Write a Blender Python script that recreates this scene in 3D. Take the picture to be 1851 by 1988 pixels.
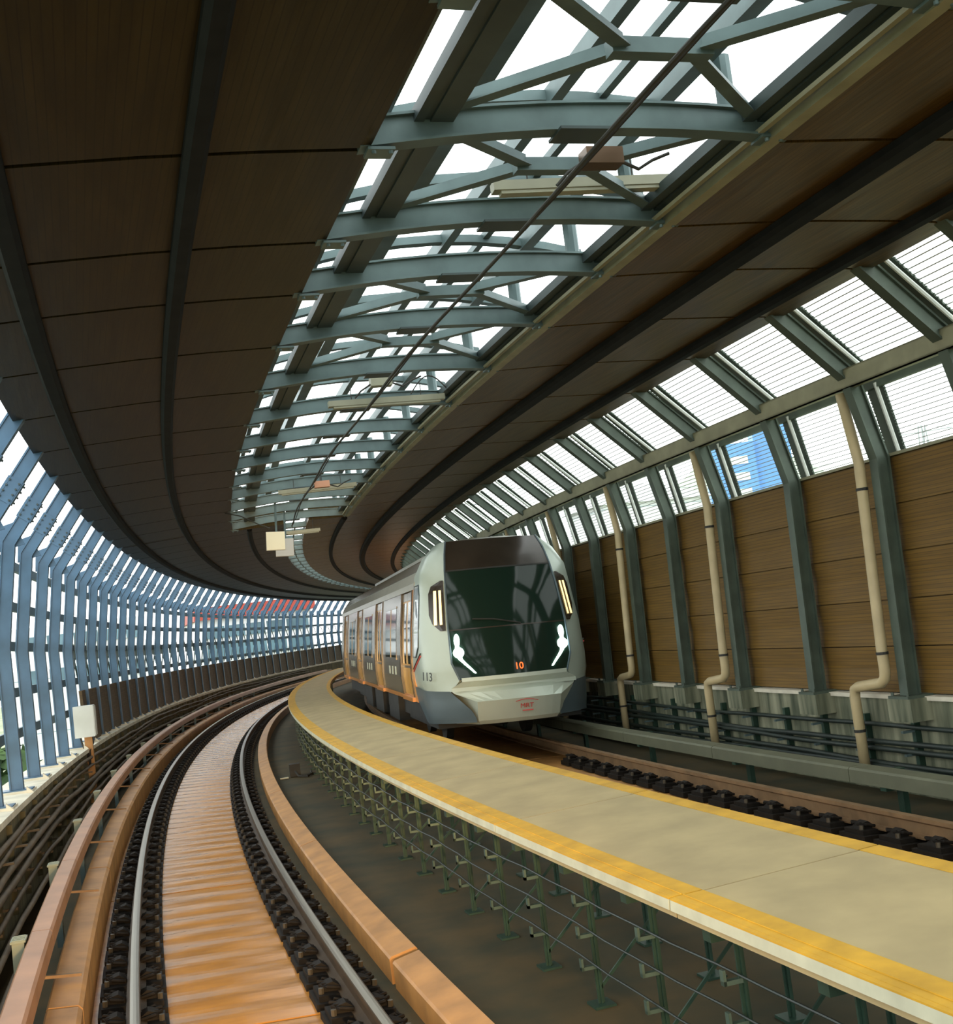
import bpy, math, random
from mathutils import Vector, Matrix
random.seed(7)
SC = bpy.context.scene
COL = SC.collection
for o in list(bpy.data.objects): bpy.data.objects.remove(o)

# ------------------------------------------------------------------ track curve
K0, KC = 1/209.705, 2.06e-5
_S0, _DS, _N = -12.0, 0.1, 1500
_X=[0.0]*_N; _Y=[0.0]*_N; _Hh=[0.0]*_N
def heading(s):
    q=max(0.0,min(s,200.0)); return K0*s+KC*q*q/2
for i in range(_N):
    s=_S0+i*_DS; _Hh[i]=heading(s)
    if i:
        a,b=_Hh[i-1],_Hh[i]
        _X[i]=_X[i-1]+(math.sin(a)+math.sin(b))/2*_DS
        _Y[i]=_Y[i-1]+(math.cos(a)+math.cos(b))/2*_DS
_i0=int(round(-_S0/_DS)); _x0,_y0=_X[_i0],_Y[_i0]
_X=[x-_x0 for x in _X]; _Y=[y-_y0 for y in _Y]
def P(s,d=0.0,z=0.0):
    q=(s-_S0)/_DS; i=max(0,min(_N-2,int(q))); f=q-i
    x=_X[i]+(_X[i+1]-_X[i])*f; y=_Y[i]+(_Y[i+1]-_Y[i])*f; h=heading(s)
    return Vector((x+d*math.cos(h), y-d*math.sin(h), z))
def M(s,d=0.0,z=0.0):
    return Matrix.Translation(P(s,d,z)) @ Matrix.Rotation(-heading(s),4,'Z')

# ------------------------------------------------------------------ camera, world, lights, exposure
cam=bpy.data.cameras.new('camera'); co=bpy.data.objects.new('camera',cam); COL.objects.link(co)
cam.sensor_fit='VERTICAL'; cam.sensor_height=24.0; cam.lens=2307.636/1988*24.0
cam.clip_start=0.05; cam.clip_end=1000
yaw,pit,rol=0.334792,0.091966,-0.121747
F=Vector((math.sin(yaw)*math.cos(pit),math.cos(yaw)*math.cos(pit),math.sin(pit)))
R0=Vector((math.cos(yaw),-math.sin(yaw),0)); U0=R0.cross(F)
Rv=math.cos(rol)*R0+math.sin(rol)*U0; Uv=-math.sin(rol)*R0+math.cos(rol)*U0
mw=Matrix((Rv,Uv,-F)).transposed().to_4x4(); mw.translation=Vector((-0.70834,0,2.25519))
co.matrix_world=mw
SC.camera=co

w=bpy.data.worlds.new('overcast_sky'); SC.world=w; w.use_nodes=True
nt=w.node_tree; nt.nodes.clear()
out=nt.nodes.new('ShaderNodeOutputWorld'); bg=nt.nodes.new('ShaderNodeBackground')
bg.inputs[0].default_value=(0.945,0.99,0.975,1); bg.inputs[1].default_value=3.2
nt.links.new(bg.outputs[0],out.inputs[0])
SC.view_settings.view_transform='Standard'; SC.view_settings.look='None'
SC.view_settings.exposure=0.0; SC.view_settings.gamma=1.0
try: SC.view_settings.use_curve_mapping=False
except Exception: pass

def spot(name,loc,target,power,color,size=math.radians(50),blend=0.8,rad=0.12):
    l=bpy.data.lights.new(name,'SPOT'); l.energy=power; l.color=color; l.spot_size=size; l.spot_blend=blend; l.shadow_soft_size=rad
    o=bpy.data.objects.new(name,l); COL.objects.link(o)
    o.location=loc; o.rotation_euler=(Vector(target)-Vector(loc)).to_track_quat('-Z','Y').to_euler(); return o
# the warm headlamps of the train the picture is taken from
spot('headlamp',P(0.6,-0.75,1.15),P(13.0,-0.55,-0.2),1700,(1.0,0.60,0.24),math.radians(40),0.9)
spot('headlamp',P(0.6,0.75,1.15),P(13.0,0.35,-0.2),1700,(1.0,0.60,0.24),math.radians(40),0.9)

for q in (-0.75,0.75):
    spot('main_beam_lamp',P(0.6,q,1.35),P(32.0,3.2,2.4),3000,(1.0,0.58,0.22),math.radians(20),0.9)

# ------------------------------------------------------------------ materials
MATS={}
def mat(name,color,rough=0.6,metal=0.0,var=0.0,scale=3.0,bump=0.0,stretch=(1,1,1),emit=None,estr=0.0,spec=0.5,color2=None,detail=4.0):
    m=bpy.data.materials.new(name); m.use_nodes=True; n=m.node_tree.nodes; L=m.node_tree.links
    b=n['Principled BSDF']; b.inputs['Roughness'].default_value=rough; b.inputs['Metallic'].default_value=metal
    b.inputs['Specular IOR Level'].default_value=spec
    b.inputs['Base Color'].default_value=(*color,1)
    if emit: b.inputs['Emission Color'].default_value=(*emit,1); b.inputs['Emission Strength'].default_value=estr
    if var>0 or bump>0 or color2:
        tc=n.new('ShaderNodeTexCoord'); mp=n.new('ShaderNodeMapping'); mp.inputs['Scale'].default_value=stretch
        ns=n.new('ShaderNodeTexNoise'); ns.inputs['Scale'].default_value=scale; ns.inputs['Detail'].default_value=detail
        L.new(tc.outputs['Object'],mp.inputs[0]); L.new(mp.outputs[0],ns.inputs['Vector'])
        rp=n.new('ShaderNodeValToRGB'); rp.color_ramp.elements[0].position=0.3; rp.color_ramp.elements[1].position=0.7
        lo=tuple(c*(1-var) for c in color) if not color2 else color2
        hi=tuple(min(1,c*(1+var)) for c in color) if not color2 else color
        rp.color_ramp.elements[0].color=(*lo,1); rp.color_ramp.elements[1].color=(*hi,1)
        L.new(ns.outputs['Fac'],rp.inputs[0]); L.new(rp.outputs[0],b.inputs['Base Color'])
        if bump>0:
            bp=n.new('ShaderNodeBump'); bp.inputs['Strength'].default_value=bump; bp.inputs['Distance'].default_value=0.02
            L.new(ns.outputs['Fac'],bp.inputs['Height']); L.new(bp.outputs[0],b.inputs['Normal'])
    MATS[name]=m; return m
def lined(name,base,line,coord,freq,width,rough=0.7,noise=0.3,scale=3.0,stretch=(1,1,1)):
    """paint with thin regular grooves along one object axis"""
    m=mat(name,base,rough,0,noise,scale,0.15,stretch); n=m.node_tree.nodes; L=m.node_tree.links; b=n['Principled BSDF']
    tc=n.new('ShaderNodeTexCoord'); sp=n.new('ShaderNodeSeparateXYZ'); L.new(tc.outputs['Object'],sp.inputs[0])
    mu=n.new('ShaderNodeMath'); mu.operation='MULTIPLY'; mu.inputs[1].default_value=freq; L.new(sp.outputs[coord],mu.inputs[0])
    fr=n.new('ShaderNodeMath'); fr.operation='FRACT'; L.new(mu.outputs[0],fr.inputs[0])
    ls=n.new('ShaderNodeMath'); ls.operation='LESS_THAN'; ls.inputs[1].default_value=width; L.new(fr.outputs[0],ls.inputs[0])
    mx=n.new('ShaderNodeMixRGB'); mx.inputs[2].default_value=(*line,1)
    src=b.inputs['Base Color'].links[0].from_socket; L.new(src,mx.inputs[1]); L.new(ls.outputs[0],mx.inputs[0]); L.new(mx.outputs[0],b.inputs['Base Color'])
    return m
def pane(name,tint,freq=0.0,width=0.2,line=(0.25,0.27,0.25),gloss=0.05):
    m=bpy.data.materials.new(name); m.use_nodes=True; n=m.node_tree.nodes; L=m.node_tree.links; n.clear()
    o=n.new('ShaderNodeOutputMaterial'); t=n.new('ShaderNodeBsdfTransparent'); t.inputs[0].default_value=(*tint,1)
    g=n.new('ShaderNodeBsdfGlossy'); g.inputs['Roughness'].default_value=0.05
    mx=n.new('ShaderNodeMixShader'); mx.inputs[0].default_value=gloss; L.new(t.outputs[0],mx.inputs[1]); L.new(g.outputs[0],mx.inputs[2])
    last=mx
    if freq:
        d=n.new('ShaderNodeBsdfDiffuse'); d.inputs[0].default_value=(*line,1)
        tc=n.new('ShaderNodeTexCoord'); sp=n.new('ShaderNodeSeparateXYZ'); L.new(tc.outputs['Object'],sp.inputs[0])
        mu=n.new('ShaderNodeMath'); mu.operation='MULTIPLY'; mu.inputs[1].default_value=freq; L.new(sp.outputs[2],mu.inputs[0])
        fr=n.new('ShaderNodeMath'); fr.operation='FRACT'; L.new(mu.outputs[0],fr.inputs[0])
        ls=n.new('ShaderNodeMath'); ls.operation='LESS_THAN'; ls.inputs[1].default_value=width; L.new(fr.outputs[0],ls.inputs[0])
        m2=n.new('ShaderNodeMixShader'); L.new(ls.outputs[0],m2.inputs[0]); L.new(mx.outputs[0],m2.inputs[1]); L.new(d.outputs[0],m2.inputs[2]); last=m2
    L.new(last.outputs[0],o.inputs[0]); MATS[name]=m; return m

slab_m=mat('orange_concrete',(0.44,0.195,0.040),0.24,0,0.22,2.2,0.25,(1,3.2,1))
kerb_m=mat('kerb_concrete',(0.43,0.21,0.062),0.5,0,0.25,3.0,0.15)
cover_m=mat('cover_brown',(0.36,0.175,0.085),0.4,0,0.2,2.5,0.05)
rail_m=mat('polished_rail',(0.34,0.31,0.25),0.32,0.9)
railbody_m=mat('rail_body',(0.055,0.036,0.02),0.6,0,0.2,4,spec=0.25)
railr_m=mat('rusty_rail',(0.26,0.16,0.08),0.5,0.4,0.3,4)
fast_m=mat('dark_fastening',(0.010,0.0075,0.005),0.7,0.0,0.4,20,spec=0.2)
bolt_m=mat('bolt_steel',(0.10,0.085,0.06),0.4,0.5)
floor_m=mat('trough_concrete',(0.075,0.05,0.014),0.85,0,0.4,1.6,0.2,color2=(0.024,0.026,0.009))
deck_m=mat('deck_concrete',(0.40,0.315,0.155),0.7,0,0.14,2.2,0.05)
yel_m=mat('yellow_paint',(0.58,0.32,0.016),0.6,0,0.18,5)
white_m=mat('white_edge',(0.5,0.5,0.36),0.6,0,0.15,5)
insul_m=mat('insulator_grey',(0.22,0.24,0.17),0.5,0,0.2,4)
arm_m=mat('trestle_arm',(0.09,0.14,0.11),0.45,0.3,0.2,5)
trest_m=mat('green_tinted_steel',(0.025,0.06,0.04),0.45,0.3,0.3,5)  # galvanised steel, the windscreen's green reflection put into its colour
cable_m=mat('brown_cable',(0.10,0.072,0.04),0.6,0,0.3,5)
bcable_m=mat('black_cable',(0.015,0.025,0.02),0.5,0,0.2,5)
blue_m=mat('blue_steel',(0.055,0.128,0.215),0.42,0.1,0.16,3.5,0.02)
beam_m=mat('grey_steel',(0.095,0.14,0.14),0.45,0.3,0.2,3.5,0.02)
darks_m=mat('dark_steel',(0.045,0.065,0.065),0.5,0.25,0.2,3)
rightcol_m=mat('green_steel',(0.07,0.095,0.072),0.5,0.2,0.25,3)
beige_m=mat('beige_steel',(0.25,0.24,0.15),0.5,0.1,0.15,4)
pipe_m=mat('cream_pipe',(0.50,0.40,0.22),0.45,0,0.12,3)
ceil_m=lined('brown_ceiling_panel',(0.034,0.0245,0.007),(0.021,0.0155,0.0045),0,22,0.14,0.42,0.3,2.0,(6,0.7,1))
ceilr_m=lined('warm_lit_ceiling_panel',(0.125,0.068,0.014),(0.078,0.043,0.010),0,22,0.14,0.38,0.3,2.0,(6,0.7,1))  # same panels as the left, warm glow put into the base colour
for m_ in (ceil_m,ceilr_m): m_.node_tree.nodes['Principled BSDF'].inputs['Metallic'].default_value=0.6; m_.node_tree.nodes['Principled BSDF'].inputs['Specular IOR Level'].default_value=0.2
joint_m=mat('joint_black',(0.012,0.011,0.008),0.8)
purl_m=mat('dark_purlin',(0.010,0.011,0.012),0.7,0.0,0.3,4,spec=0.1)
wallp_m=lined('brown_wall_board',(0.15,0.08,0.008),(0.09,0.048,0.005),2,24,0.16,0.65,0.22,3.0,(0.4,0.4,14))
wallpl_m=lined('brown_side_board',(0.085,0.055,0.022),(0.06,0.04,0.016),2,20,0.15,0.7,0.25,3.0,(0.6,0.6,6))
base_m=mat('stained_concrete',(0.30,0.30,0.20),0.8,0,0.3,2.2,0.2,(3,3,0.35),color2=(0.04,0.055,0.03))
ledge_m=mat('pale_concrete',(0.62,0.58,0.46),0.8,0,0.2,3,0.1)
wallL_m=mat('mossy_concrete',(0.16,0.13,0.06),0.85,0,0.3,2.6,0.2,(3,3,0.5),color2=(0.05,0.045,0.02))
box_m=mat('white_box',(0.62,0.66,0.62),0.5,0,0.05,3)
sign_m=mat('cream_board',(0.78,0.76,0.58),0.5)
grey_m=mat('grey_board',(0.45,0.47,0.46),0.5)
diff_m=mat('diffuser_grey',(0.30,0.30,0.21),0.4)
fix_m=mat('fixture_grey',(0.24,0.24,0.17),0.45,0.2,0.1,4)
glass_roof=pane('roof_glass',(0.97,0.99,1.0),0,0,gloss=0.04)
glass_lined=pane('lined_glass',(0.96,0.985,0.97),20,0.18,(0.42,0.45,0.43))
tbody_m=mat('train_white',(0.385,0.455,0.39),0.28,0.1,0.04,2)
tlow_m=mat('train_bumper',(0.46,0.52,0.43),0.3,0.1,0.04,2)
tblue_m=mat('train_skirt',(0.085,0.12,0.135),0.35,0.2,0.06,2)
sidewin_m=mat('pale_side_glass',(0.62,0.68,0.68),0.15,0,0.03,2)
tglass_m=mat('train_glass',(0.01,0.022,0.015),0.08,0,0,1,spec=0.28)
tdark_m=mat('train_dark',(0.035,0.028,0.02),0.2,0,0.2,2)
tgrey_m=mat('train_grey',(0.15,0.135,0.10),0.25,0.3,0.1,2)
torange_m=mat('train_orange_lit',(0.50,0.20,0.045),0.3,0.1,0.1,2)  # orange reflection and warm light on the train side, put into the colour
tyel_m=mat('train_door_reflection',(0.52,0.26,0.04),0.3,0.1,0.1,2)  # walkway's yellow-orange reflection on the door leaves, painted as their colour
troof_m=mat('train_roof',(0.25,0.24,0.18),0.35,0.2,0.08,2)
under_m=mat('underframe',(0.03,0.03,0.025),0.7,0.2,0.3,4)
lamp_m=mat('lamp_white',(1,1,1),0.3,emit=(0.85,1.0,0.97),estr=14)
red_m=mat('led_red',(0.8,0.1,0.03),0.4,emit=(1.0,0.10,0.015),estr=3.0)
redp_m=mat('red_print',(0.55,0.07,0.06),0.5)
blackp_m=mat('black_print',(0.03,0.035,0.035),0.5)
glow_m=mat('window_reflection_glow',(1,0.8,0.4),0.3,emit=(1.0,0.72,0.30),estr=1.6)  # no lamp: emission stands for the orange reflection in the flank windows
bld_m=lined('white_facade',(0.74,0.76,0.76),(0.35,0.42,0.45),2,0.30,0.02,0.7,0.06,1.0)
bldg_band=mat('dark_glazing',(0.10,0.18,0.22),0.3,0,0.35,0.4)
blueb_m=mat('blue_facade',(0.12,0.30,0.62),0.5,0,0.15,0.3)
redb_m=mat('red_roof',(0.36,0.05,0.03),0.6,0,0.1,1)
tree_m=mat('leaf_green',(0.06,0.12,0.03),0.8,0,0.5,1.5,color2=(0.02,0.05,0.015))
bark_m=mat('bark',(0.10,0.07,0.04),0.9)
ground_m=mat('far_ground',(0.22,0.25,0.15),0.9,0,0.3,0.1)
pylon_m=mat('pylon_steel',(0.35,0.38,0.38),0.5,0.3)
hill_m=mat('hazy_hill',(0.45,0.52,0.42),0.9,0,0.15,0.05)

# ------------------------------------------------------------------ mesh builder
class MB:
    def __init__(s): s.v=[]; s.f=[]
    def add(s,vs,fs):
        o=len(s.v); s.v+= [Vector(x) for x in vs]; s.f+=[tuple(i+o for i in f) for f in fs]; return s
    def rings(s,rs,closed=True,caps=True):
        n=len(rs[0]); vs=[p for r in rs for p in r]; fs=[]
        for i in range(len(rs)-1):
            for j in range(n if closed else n-1):
                a=i*n+j; b=i*n+(j+1)%n; fs.append((a,b,b+n,a+n))
        if caps and closed: fs.append(tuple(range(n-1,-1,-1))); fs.append(tuple(range((len(rs)-1)*n,len(rs)*n)))
        return s.add(vs,fs)
    def sweep(s,prof,s0,s1,step=1.0,closed=True,fn=P):
        k=max(1,int(math.ceil((s1-s0)/step)))
        return s.rings([[fn(s0+(s1-s0)*i/k,d,z) for d,z in prof] for i in range(k+1)],closed)
    def sbox(s,s0,s1,d0,d1,z0,z1,step=1.0):
        return s.sweep([(d0,z0),(d1,z0),(d1,z1),(d0,z1)],s0,s1,step)
    def box(s,x0,x1,y0,y1,z0,z1):
        vs=[(x,y,z) for z in (z0,z1) for y in (y0,y1) for x in (x0,x1)]
        return s.add(vs,[(0,2,3,1),(4,5,7,6),(0,1,5,4),(2,6,7,3),(0,4,6,2),(1,3,7,5)])
    def bar(s,p,q,wd,ht,up=(0,0,1)):
        p,q=Vector(p),Vector(q); a=(q-p).normalized(); r=a.cross(Vector(up))
        if r.length<1e-4: r=a.cross(Vector((1,0,0)))
        r.normalize(); u=r.cross(a)
        c=[(-1,-1),(1,-1),(1,1),(-1,1)]
        return s.rings([[e+r*(x*wd/2)+u*(y*ht/2) for x,y in c] for e in (p,q)])
    def tube(s,pts,r,n=8):
        pts=[Vector(p) for p in pts]; rs=[]; ref=None
        for i,p in enumerate(pts):
            t=(pts[min(i+1,len(pts)-1)]-pts[max(i-1,0)]).normalized()
            if ref is None:
                ref=t.cross(Vector((0,0,1)))
                if ref.length<1e-3: ref=t.cross(Vector((1,0,0)))
            ref=(ref-t*ref.dot(t)).normalized(); u=t.cross(ref)
            rs.append([p+ref*(r*math.cos(2*math.pi*k/n))+u*(r*math.sin(2*math.pi*k/n)) for k in range(n)])
        return s.rings(rs)
    def cyl(s,p,q,r,n=12): return s.tube([p,q],r,n)
    def plate(s,A,B,y0,y1):
        """solid between two polylines in the x-z plane, y0..y1 thick"""
        n=len(A); rs=[[(A[i][0],y0,A[i][1]),(B[i][0],y0,B[i][1]),(B[i][0],y1,B[i][1]),(A[i][0],y1,A[i][1])] for i in range(n)]
        return s.rings(rs)
    def prism(s,poly,y0,y1):
        n=len(poly); return s.rings([[(x,y0,z) for x,z in poly],[(x,y1,z) for x,z in poly]])
    def build(s,name,m,parent=None,local=False,origin=None,smooth=False):
        vs=s.v
        if parent is not None and not local:
            inv=WM[parent.name].inverted(); vs=[inv@v for v in vs]
        loc=Vector((0,0,0))
        if parent is None and not local:
            if origin is None:
                lo=[min(v[i] for v in vs) for i in range(3)]; hi=[max(v[i] for v in vs) for i in range(3)]
                origin=Vector(((lo[0]+hi[0])/2,(lo[1]+hi[1])/2,lo[2]))
            loc=Vector(origin); vs=[v-loc for v in vs]
        me=bpy.data.meshes.new(name); me.from_pydata([tuple(v) for v in vs],[],s.f)
        import bmesh
        bm=bmesh.new(); bm.from_mesh(me); bmesh.ops.recalc_face_normals(bm,faces=bm.faces[:]); bm.to_mesh(me); bm.free()
        if smooth:
            for p in me.polygons: p.use_smooth=True
        me.materials.append(m)
        o=bpy.data.objects.new(name,me); COL.objects.link(o); o.location=loc
        if parent is not None: o.parent=parent
        WM[o.name]=(WM[parent.name] if parent is not None else Matrix.Identity(4))@Matrix.Translation(loc)
        return o
WM={}
def tag(o,label,cat,group=None,kind=None):
    if label: o['label']=label
    if cat: o['category']=cat
    if group: o['group']=group
    if kind: o['kind']=kind
    return o
def struct(o,label=None):
    o['kind']='structure'
    if label: o['label']=label; 
    return o
def thing(name,label,cat,mtx,group=None):
    o=bpy.data.objects.new(name,None); COL.objects.link(o); o.empty_display_size=0.2
    o.matrix_world=mtx; WM[o.name]=mtx.copy(); tag(o,label,cat,group); return o
def dup(root,mtx,label=None,group=None):
    r=root.copy(); COL.objects.link(r); r.matrix_world=mtx; WM[r.name]=mtx.copy()
    if label: r['label']=label
    if group: r['group']=group
    for ch in list(root.children):
        c=ch.copy(); COL.objects.link(c); c.parent=r; WM[c.name]=mtx@Matrix.Translation(c.location)
        for g in list(ch.children):
            d=g.copy(); COL.objects.link(d); d.parent=c
    return r
_T={10:'tenth',11:'eleventh',12:'twelfth',13:'thirteenth',14:'fourteenth',15:'fifteenth',16:'sixteenth',17:'seventeenth',18:'eighteenth',19:'nineteenth'}
_U=['','first','second','third','fourth','fifth','sixth','seventh','eighth','ninth']
_D={2:'twent',3:'thirt',4:'fort',5:'fift',6:'sixt',7:'sevent',8:'eight',9:'ninet'}
def nth(n):
    if n<10: return _U[n]
    if n<20: return _T[n]
    if n>=100: return 'one hundred and '+nth(n-100) if n>100 else 'one hundredth'
    return _D[n//10]+('ieth' if n%10==0 else 'y-'+_U[n%10])

SF=[6.38,7.96,9.21,10.86,12.74,14.69,16.56,18.32,20.22,21.96,23.83,25.65]
FR={k:SF[k] for k in range(12)}
for k,s_ in ((-1,4.72),(-2,2.95),(-3,1.15),(-4,-0.65)): FR[k]=s_
for k in range(12,64): FR[k]=25.65+1.785*(k-11)
S_END=FR[60]

# ------------------------------------------------------------------ floor and structure shells
SLZ=lambda d:-0.25-0.042*d
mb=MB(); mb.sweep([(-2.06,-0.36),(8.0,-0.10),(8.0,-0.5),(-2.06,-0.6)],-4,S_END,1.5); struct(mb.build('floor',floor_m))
# left lower wall with ledge
mb=MB(); mb.sweep([(-2.06,-0.55),(-2.06,0.74),(-2.02,0.74),(-2.02,0.80),(-2.62,0.80),(-2.62,-0.55)],-4,S_END,1.5); struct(mb.build('wall_left',wallL_m))
mb=MB(); mb.sweep([(-2.015,0.735),(-2.015,0.805),(-2.63,0.805),(-2.63,0.735)],-4,S_END,1.5); struct(mb.build('trim_1',ledge_m))
# right lower wall (stained concrete) and its ledge
mb=MB(); mb.sweep([(7.27,-0.3),(7.27,0.93),(7.75,0.93),(7.75,-0.3)],-4,S_END,1.5); struct(mb.build('wall_right',base_m))
mb=MB(); mb.sweep([(7.22,0.90),(7.22,0.945),(7.76,0.945),(7.76,0.90)],-4,S_END,1.5); struct(mb.build('trim_2',ledge_m))
# right brown board wall, each bay a run of boards with open joints
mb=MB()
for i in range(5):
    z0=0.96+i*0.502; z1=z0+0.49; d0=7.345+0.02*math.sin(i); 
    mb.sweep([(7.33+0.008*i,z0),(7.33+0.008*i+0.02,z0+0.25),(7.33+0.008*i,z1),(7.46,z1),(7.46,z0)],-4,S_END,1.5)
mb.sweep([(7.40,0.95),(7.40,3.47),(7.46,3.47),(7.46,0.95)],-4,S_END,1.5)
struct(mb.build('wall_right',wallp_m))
mb=MB(); mb.sweep([(7.32,3.468),(7.32,3.50),(7.52,3.50),(7.52,3.468)],-4,S_END,1.5); struct(mb.build('trim_3',beige_m))
# left brown board wall from the eleventh bay on
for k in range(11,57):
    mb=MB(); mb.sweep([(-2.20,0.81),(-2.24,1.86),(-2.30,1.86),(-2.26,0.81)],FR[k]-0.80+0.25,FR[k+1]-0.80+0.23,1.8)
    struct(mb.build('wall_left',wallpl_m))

# ------------------------------------------------------------------ ceiling
def ceil_z(d,side):
    if side=='L': return 4.856+(d+1.513)/(1.023+1.513)*0.157
    return 5.07+(d-3.70)/(6.327-3.70)*(-0.017)
WIDE_END=27.6
def ceiling_strip(d0,d1,side,s0,s1,nm):
    mb=MB(); bk=MB()
    ks=sorted(set([s0,s1]+[FR[k] for k in FR if s0<FR[k]<s1]))
    for a,b in zip(ks[:-1],ks[1:]):
        n=4
        pr=[(d0+(d1-d0)*i/n,ceil_z(d0+(d1-d0)*i/n,side)+0.03*math.sin(math.pi*i/n)) for i in range(n+1)]
        pr=pr+[(d,z+0.05) for d,z in reversed(pr)]
        mb.sweep(pr,a+0.022,b-0.022,1.8)
    pr=[(d0,ceil_z(d0,side)+0.052),(d1,ceil_z(d1,side)+0.052),(d1,ceil_z(d1,side)+0.19),(d0,ceil_z(d0,side)+0.19)]
    bk.sweep(pr,s0,s1,1.0)
    c=struct(mb.build(nm,ceil_m if side=='L' else ceilr_m)); b=bk.build('joint_backing',joint_m,c)
    return c
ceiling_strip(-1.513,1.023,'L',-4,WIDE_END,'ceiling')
ceiling_strip(3.70,6.327,'R',-4,WIDE_END,'ceiling')
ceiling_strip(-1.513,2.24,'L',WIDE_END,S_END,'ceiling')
ceiling_strip(2.76,6.327,'R',WIDE_END,S_END,'ceiling')
mb=MB(); mb.sweep([(3.62,5.06),(3.70,5.05),(3.70,5.24),(3.66,5.24)],-4,WIDE_END,1); mb.sweep([(3.54,5.10),(3.58,5.10),(3.58,5.13),(3.54,5.13)],-4,WIDE_END,1)
struct(mb.build('trim_4',beige_m))

# ceiling purlins, dark channel runs under the brown panels
def purlin(dc,side,s0,s1,label,wd=0.17,hh=0.06):
    z=ceil_z(dc,side); mb=MB()
    mb.sweep([(dc-wd/2,z+0.02),(dc-wd/2,z-hh*0.45),(dc-wd/2+0.03,z-hh),(dc+wd/2-0.03,z-hh),(dc+wd/2,z-hh*0.45),(dc+wd/2,z+0.02)],s0,s1,1.0)
    tag(mb.build('ceiling_purlin',purl_m),label,'ceiling beam','dark runs under the brown ceiling')
purlin(-1.02,'L',-3,S_END-1,'dark purlin under the left ceiling, nearest the blue columns',0.15)
purlin(0.03,'L',-3,S_END-1,'dark purlin along the middle of the left brown ceiling',0.13)
purlin(1.40,'L',WIDE_END+0.3,S_END-1,'dark purlin on the far left ceiling beside the narrow roof slit',0.12)
purlin(4.70,'R',-3,S_END-1,'dark wide purlin along the middle of the right brown ceiling',0.20)
purlin(5.86,'R',-3,S_END-1,'dark purlin under the right ceiling, nearest the side windows',0.15)
purlin(3.62,'R',WIDE_END+0.3,S_END-1,'dark purlin on the far right ceiling beside the narrow roof slit',0.12)

# ------------------------------------------------------------------ steel frames
def offp(pts,off):
    res=[]
    n=len(pts)
    for i in range(n):
        ns=[]
        for a,b in ((i-1,i),(i,i+1)):
            if a>=0 and b<n:
                dx,dz=pts[b][0]-pts[a][0],pts[b][1]-pts[a][1]; l=math.hypot(dx,dz); ns.append((dz/l,-dx/l))
        if len(ns)==2:
            mx,mz=ns[0][0]+ns[1][0],ns[0][1]+ns[1][1]; l=math.hypot(mx,mz); mx/=l; mz/=l; c=mx*ns[0][0]+mz*ns[0][1]
            res.append((pts[i][0]+mx*off/c,pts[i][1]+mz*off/c))
        else: res.append((pts[i][0]+ns[0][0]*off,pts[i][1]+ns[0][1]*off))
    return res
def isec(mb,pts,D,W,tf=0.02,tw=0.02,full=None,sub=None):
    full=full or pts
    o=[offp(full,x) for x in (-D/2,-D/2+tf,D/2-tf,D/2)]
    if sub: o=[q[sub[0]:sub[1]] for q in o]
    mb.plate(o[0],o[1],-W/2,W/2); mb.plate(o[2],o[3],-W/2,W/2); mb.plate(o[1],o[2],-tw/2,tw/2)
    return mb
LP=[(-2.25,0.83),(-2.275,2.65),(-2.10,4.03),(-1.513,4.86),(-1.36,5.07)]
def left_column():
    t=thing('steel_column','','column',M(0))
    for nm,sub in (('lower_post',(0,2)),('upper_post',(1,3)),('rafter',(2,5))):
        mb=MB(); isec(mb,LP,0.17,0.12,0.02,0.08,LP,sub); mb.build(nm,blue_m,t,True)
    # splice plates and bolts on the rafter
    a,b=Vector((LP[2][0],0,LP[2][1])),Vector((LP[3][0],0,LP[3][1])); u=(b-a).normalized(); nrm=Vector((u.z,0,-u.x))
    mb=MB(); c0=a+u*0.36; c1=a+u*0.66
    for sg in (1,-1):
        mb.bar(c0+nrm*sg*0.093,c1+nrm*sg*0.093,0.11,0.014,nrm)
    for sy in (1,-1): mb.bar(c0+Vector((0,sy*0.048,0)),c1+Vector((0,sy*0.048,0)),0.14,0.014,(0,1,0))
    sp=mb.build('splice_plate',blue_m,t,True)
    mb=MB()
    for i in range(4):
        for j in (-1,1):
            p=c0+u*(0.04+0.073*i)+Vector((0,j*0.04,0)); mb.cyl(p+nrm*0.098,p+nrm*0.120,0.013,6)
            q=c0+u*(0.04+0.073*i)+nrm*(j*0.06)
            mb.cyl(q+Vector((0,-0.06,0)),q+Vector((0,-0.085,0)),0.013,6)
    bo=mb.build('bolts',darks_m,t,True); bo.parent=sp
    mb=MB(); mb.prism([(LP[2][0]-0.13,3.92),(LP[2][0]+0.2,4.0),(LP[2][0]+0.08,4.3),(LP[2][0]-0.1,4.25)],-0.012,0.012)
    mb.box(-2.45,-2.05,-0.14,0.14,0.825,0.845); mb.build('base_plate',blue_m,t,True)
    mb=MB(); mb.box(-2.52,-2.04,-0.24,0.24,0.79,0.83); mb.prism([(-2.10,0.80),(-2.02,0.80),(-2.02,0.815),(-2.10,0.89)],-0.3,-0.24)
    mb.build('footing',ledge_m,t,True)
    return t
lc=left_column()
def lc_label(k):
    n=k-5
    return f'blue-grey bent column on the left ledge, {nth(n)} from the left edge' if n>=1 else f'blue-grey bent steel column on the left ledge before the frame begins'
first=True
for k in range(6,57):
    lab=lc_label(k)
    if first: lc.matrix_world=M(FR[k]); WM[lc.name]=M(FR[k]); lc['label']=lab; lc['group']='blue columns along the left side'; first=False
    else: dup(lc,M(FR[k]),lab)
for k in (3,4,5): dup(lc,M(FR[k]),f'blue-grey bent column on the left ledge, {nth(6-k)} outside the left edge')

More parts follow.
